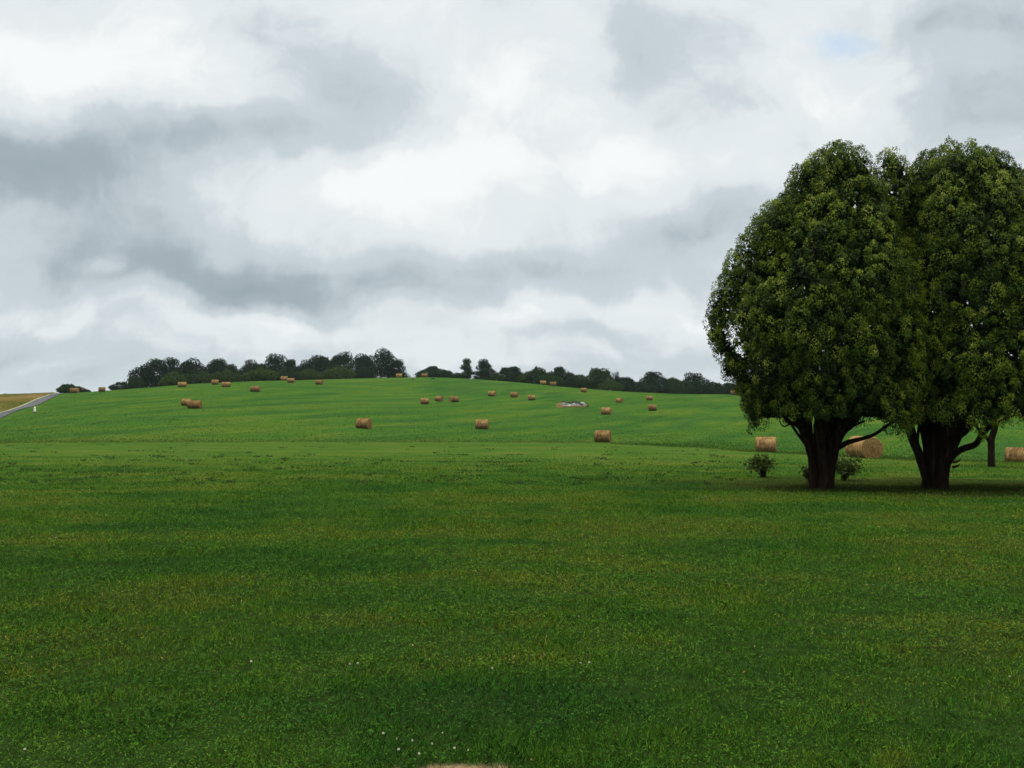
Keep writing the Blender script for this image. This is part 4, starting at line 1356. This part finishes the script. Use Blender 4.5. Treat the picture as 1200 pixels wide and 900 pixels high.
def lathe(prof_, seg=20):
    bm = bmesh.new(); rings = []
    for r, z in prof_:
        rings.append([bm.verts.new((r * cos(2 * pi * j / seg), r * sin(2 * pi * j / seg), z)) for j in range(seg)])
    for r0, r1 in zip(rings, rings[1:]):
        for j in range(seg):
            f = bm.faces.new((r0[j], r0[(j + 1) % seg], r1[(j + 1) % seg], r1[j])); f.smooth = True
    bm.faces.new(rings[-1]); bm.faces.new(list(reversed(rings[0])))
    m_ = bpy.data.meshes.new('lathe'); bm.to_mesh(m_); bm.free(); return m_


s_ = v.y / F
link('foot', lathe([(1.5 * s_, -.1), (1.6 * s_, .9 * s_), (1.1 * s_, 1.1 * s_)]), db, t)
link('body', lathe([(1.15 * s_, 1.1 * s_), (1.35 * s_, 1.6 * s_), (1.35 * s_, 4.3 * s_), (1.1 * s_, 4.9 * s_), (.7 * s_, 5.1 * s_), (.65 * s_, 5.4 * s_)]), white, t)
link('head', lathe([(.65 * s_, 5.4 * s_), (1.05 * s_, 5.6 * s_), (1.1 * s_, 6.4 * s_), (.8 * s_, 7.0 * s_), (.3 * s_, 7.2 * s_)]), white, t)

# ================================================================== stone heap
v = at(672, 477, 60)
t = empty('stone_heap', v)
tag(t, 'long low heap of pale grey stones and old timber with dry weeds on the slope', 'stone heap')
sm = M('pale_grey_stone')
sn = sm.noise(sm.obj(), 2.4, 6, .7)
stone_mat = sm.bsdf(sm.ramp(sn, [(.3, (.20, .19, .20)), (.55, (.40, .38, .40)), (.75, (.58, .56, .56))]), .9, sn, .6, .04)
tmb = M('old_dark_timber'); tn = tmb.noise(tmb.mapping(tmb.obj(), (1, 12, 12)), 1, 5)
timber_mat = tmb.bsdf(tmb.ramp(tn, [(.3, (.020, .016, .013)), (.7, (.07, .06, .05))]), .9, tn, .5, .02)
S1 = v.y / F
rn = random.Random(4)


def rock(cx, cy, cz, a, b, c, mat):
    bm = bmesh.new()
    bmesh.ops.create_cube(bm, size=1)
    bmesh.ops.subdivide_edges(bm, edges=bm.edges, cuts=2, use_grid_fill=True)
    for q in bm.verts:
        l = q.co.length
        q.co = q.co.lerp(q.co.normalized() * .62, .35)
        q.co *= 1 + rn.uniform(-.07, .07)
        q.co.x *= a; q.co.y *= b; q.co.z *= c
    m_ = bpy.data.meshes.new('stone'); bm.to_mesh(m_); bm.free()
    o = link('stone', m_, mat, t)
    o.location = (cx, cy, cz); o.rotation_euler = (rn.uniform(-.12, .12), rn.uniform(-.14, .14), rn.uniform(-.4, .4))
    return o


def gz_(x, y): return hz(v.x + x, v.y + y) - v.z


for (sx_, w_, h_) in [(-12.5, 3.6, 3.2), (-9.0, 4, 2.6), (-5.5, 4, 2.4), (1.5, 4.2, 3.6), (5.2, 4.4, 3.4), (9.3, 4.6, 3.5), (12.2, 3.2, 3.2)]:
    for k in range(2):
        x = sx_ * S1 + rn.uniform(-.1, .1); y = rn.uniform(-.5, .5) + k * .9
        rock(x, y, gz_(x, y) + h_ * S1 * .45 + k * .1, w_ * S1 * 1.1, 1.2, h_ * S1, stone_mat)
for (sx_, sz_, w_, h_) in [(-11.5, 5.2, 3, 1.8), (3.5, 5.2, 4.5, 1.6), (8, 5.4, 4, 1.8), (11, 5.0, 3, 1.4), (-8, 4.2, 3, 1.4)]:
    x = sx_ * S1; rock(x, .3, gz_(x, .3) + sz_ * S1 * .85, w_ * S1, .9, h_ * S1, stone_mat)
for (x0, x1, z0_, z1_) in [(-9, 0, 5.0, 5.2), (-2, 8, 6.0, 5.4), (-1, 3, 6.6, 5.8), (6, 14, 3.4, 2.8), (-14, -9, 6.4, 5.6)]:
    bm = bmesh.new()
    tube(bm, [(x0 * S1, -.35, z0_ * S1), ((x0 + x1) / 2 * S1, -.4, (z0_ + z1_) / 2 * S1 + .03), (x1 * S1, -.45, z1_ * S1)], [.13, .14, .11], 8, .12, int(x0 + 20))
    m_ = bpy.data.meshes.new('timber'); bm.to_mesh(m_); bm.free(); link('timber', m_, timber_mat, t)
bm = bmesh.new(); tube(bm, [(-1 * S1, 0, 4 * S1), (-.6 * S1, 0, 9.4 * S1)], [.05, .03], 6)
m_ = bpy.data.meshes.new('stake'); bm.to_mesh(m_); bm.free(); link('stake', m_, timber_mat, t)
n = 2600
r2 = np.random.default_rng(9)
x = np.concatenate([r2.uniform(-15, 16, 1700), r2.normal(-16, 1.6, 600), r2.normal(15.5, 1.2, 300)]) * S1
y = np.concatenate([r2.uniform(-1.3, -.6, 1700), r2.normal(-.2, .6, 900)])
z = height(v.x + x, v.y + y) - v.z
hh = np.concatenate([r2.uniform(.1, .42, 1700), r2.uniform(.3, .95, 600), r2.uniform(.3, .7, 300)])
b = np.stack([x, y, z], 1); a = r2.uniform(0, 6.28, n)
s1 = np.stack([np.cos(a), np.sin(a), 0 * a], 1) * .03
tp = b + np.stack([r2.normal(0, .12, n), r2.normal(0, .12, n), hh], 1)
tn_ = np.concatenate([r2.uniform(.3, 1, 1700), r2.uniform(.8, 1, 600), r2.uniform(0, .3, 300)])
me = soup('dry_weeds', np.stack([b - s1, b + s1, tp + s1 * .3, tp - s1 * .3], 1), {'tint': tn_})
link('dry_weeds', me, mead_mat, t)['kind'] = 'stuff'

# ================================================================== two grazing animals near the crest
hide = M('dark_hide'); hn = hide.noise(hide.obj(), 3, 3)


def animal(px, row, wpx, yaw, label, stops, head_down=True):
    v = at(px, row, 150)
    mm = M('hide'); q = mm.noise(mm.obj(), 2.5, 3)
    mat = mm.bsdf(mm.ramp(q, stops), .8)
    bmn = bpy.data.meshes.new('grazing_animal')
    s = wpx * v.y / F / 1.35
    J = [(-.45, 0, .82, .20), (-.15, 0, .80, .24), (.2, 0, .80, .24), (.45, 0, .84, .20),      # 0-3 spine
         (.66, 0, .70, .12), (.80, 0, .40, .09), (.86, 0, .18, .08), (.95, 0, .08, .05),         # 4-7 neck, head, muzzle
         (-.52, .12, .62, .13), (-.46, .13, .42, .07), (-.56, .13, .30, .05), (-.52, .13, .03, .05),
         (-.52, -.12, .62, .13), (-.42, -.13, .42, .07), (-.50, -.13, .30, .05), (-.44, -.13, .03, .05),
         (.40, .12, .60, .10), (.40, .12, .36, .055), (.38, .12, .03, .05),
         (.46, -.12, .60, .10), (.50, -.12, .36, .055), (.50, -.12, .03, .05),
         (-.62, 0, .86, .04), (-.70, 0, .60, .025), (-.70, 0, .40, .035),
         (.80, .12, .30, .03), (.80, -.12, .30, .03)]
    E = [(0, 1), (1, 2), (2, 3), (3, 4), (4, 5), (5, 6), (6, 7), (0, 8), (8, 9), (9, 10), (10, 11), (0, 12), (12, 13), (13, 14), (14, 15),
         (3, 16), (16, 17), (17, 18), (3, 19), (19, 20), (20, 21), (0, 22), (22, 23), (23, 24), (6, 25), (6, 26)]
    bmn.from_pydata([(a * s, b * s, c * s) for a, b, c, _ in J], E, [])
    o = link('grazing_animal', bmn)
    md_ = o.modifiers.new('skin', 'SKIN')
    for i, (_, _, _, r) in enumerate(J):
        bmn.skin_vertices[0].data[i].radius = (r * s, r * s)
    bmn.skin_vertices[0].data[0].use_root = True
    o.modifiers.new('sub', 'SUBSURF').levels = 1
    o.modifiers['sub'].render_levels = 1
    bmn.materials.append(mat)
    o.location = v; o.rotation_euler = (0, 0, yaw)
    tag(o, label, 'grazing animal', 'animals grazing near the top of the field')


animal(507.5, 445.6, 3.6, pi + .1, 'right-hand dark animal grazing side-on below the yellowish hilltop bale', [(.3, (.010, .010, .009)), (.7, (.025, .022, .02))])
animal(483.8, 446.2, 4.4, radians(-65), 'left-hand animal with pale belly grazing end-on, between the two skyline bales', [(.4, (.02, .016, .014)), (.6, (.22, .16, .13))])

# ================================================================== air
hm = bpy.data.materials.new('haze_air'); hm.use_nodes = True
ht = hm.node_tree; ht.nodes.clear()
hv = ht.nodes.new('ShaderNodeVolumePrincipled')
hv.inputs['Color'].default_value = (.80, .88, .95, 1)
hv.inputs['Density'].default_value = .00006
hv.inputs['Anisotropy'].default_value = .2
hout = ht.nodes.new('ShaderNodeOutputMaterial')
ht.links.new(hv.outputs[0], hout.inputs['Volume'])
zmin = float(co[:, 2].min()) - 1.0
xr = float(np.abs(co[:, :2]).max()) + 5
zmax = 45.0
V8 = [(sx * xr, sy * xr, z) for z in (zmin, zmax) for sx, sy in ((-1, -1), (1, -1), (1, 1), (-1, 1))]
mh = bpy.data.meshes.new('haze')
mh.from_pydata(V8, [], [(3, 2, 1, 0), (4, 5, 6, 7), (0, 1, 5, 4), (1, 2, 6, 5), (2, 3, 7, 6), (3, 0, 4, 7)])
tag(link('haze', mh, hm), kind='stuff')
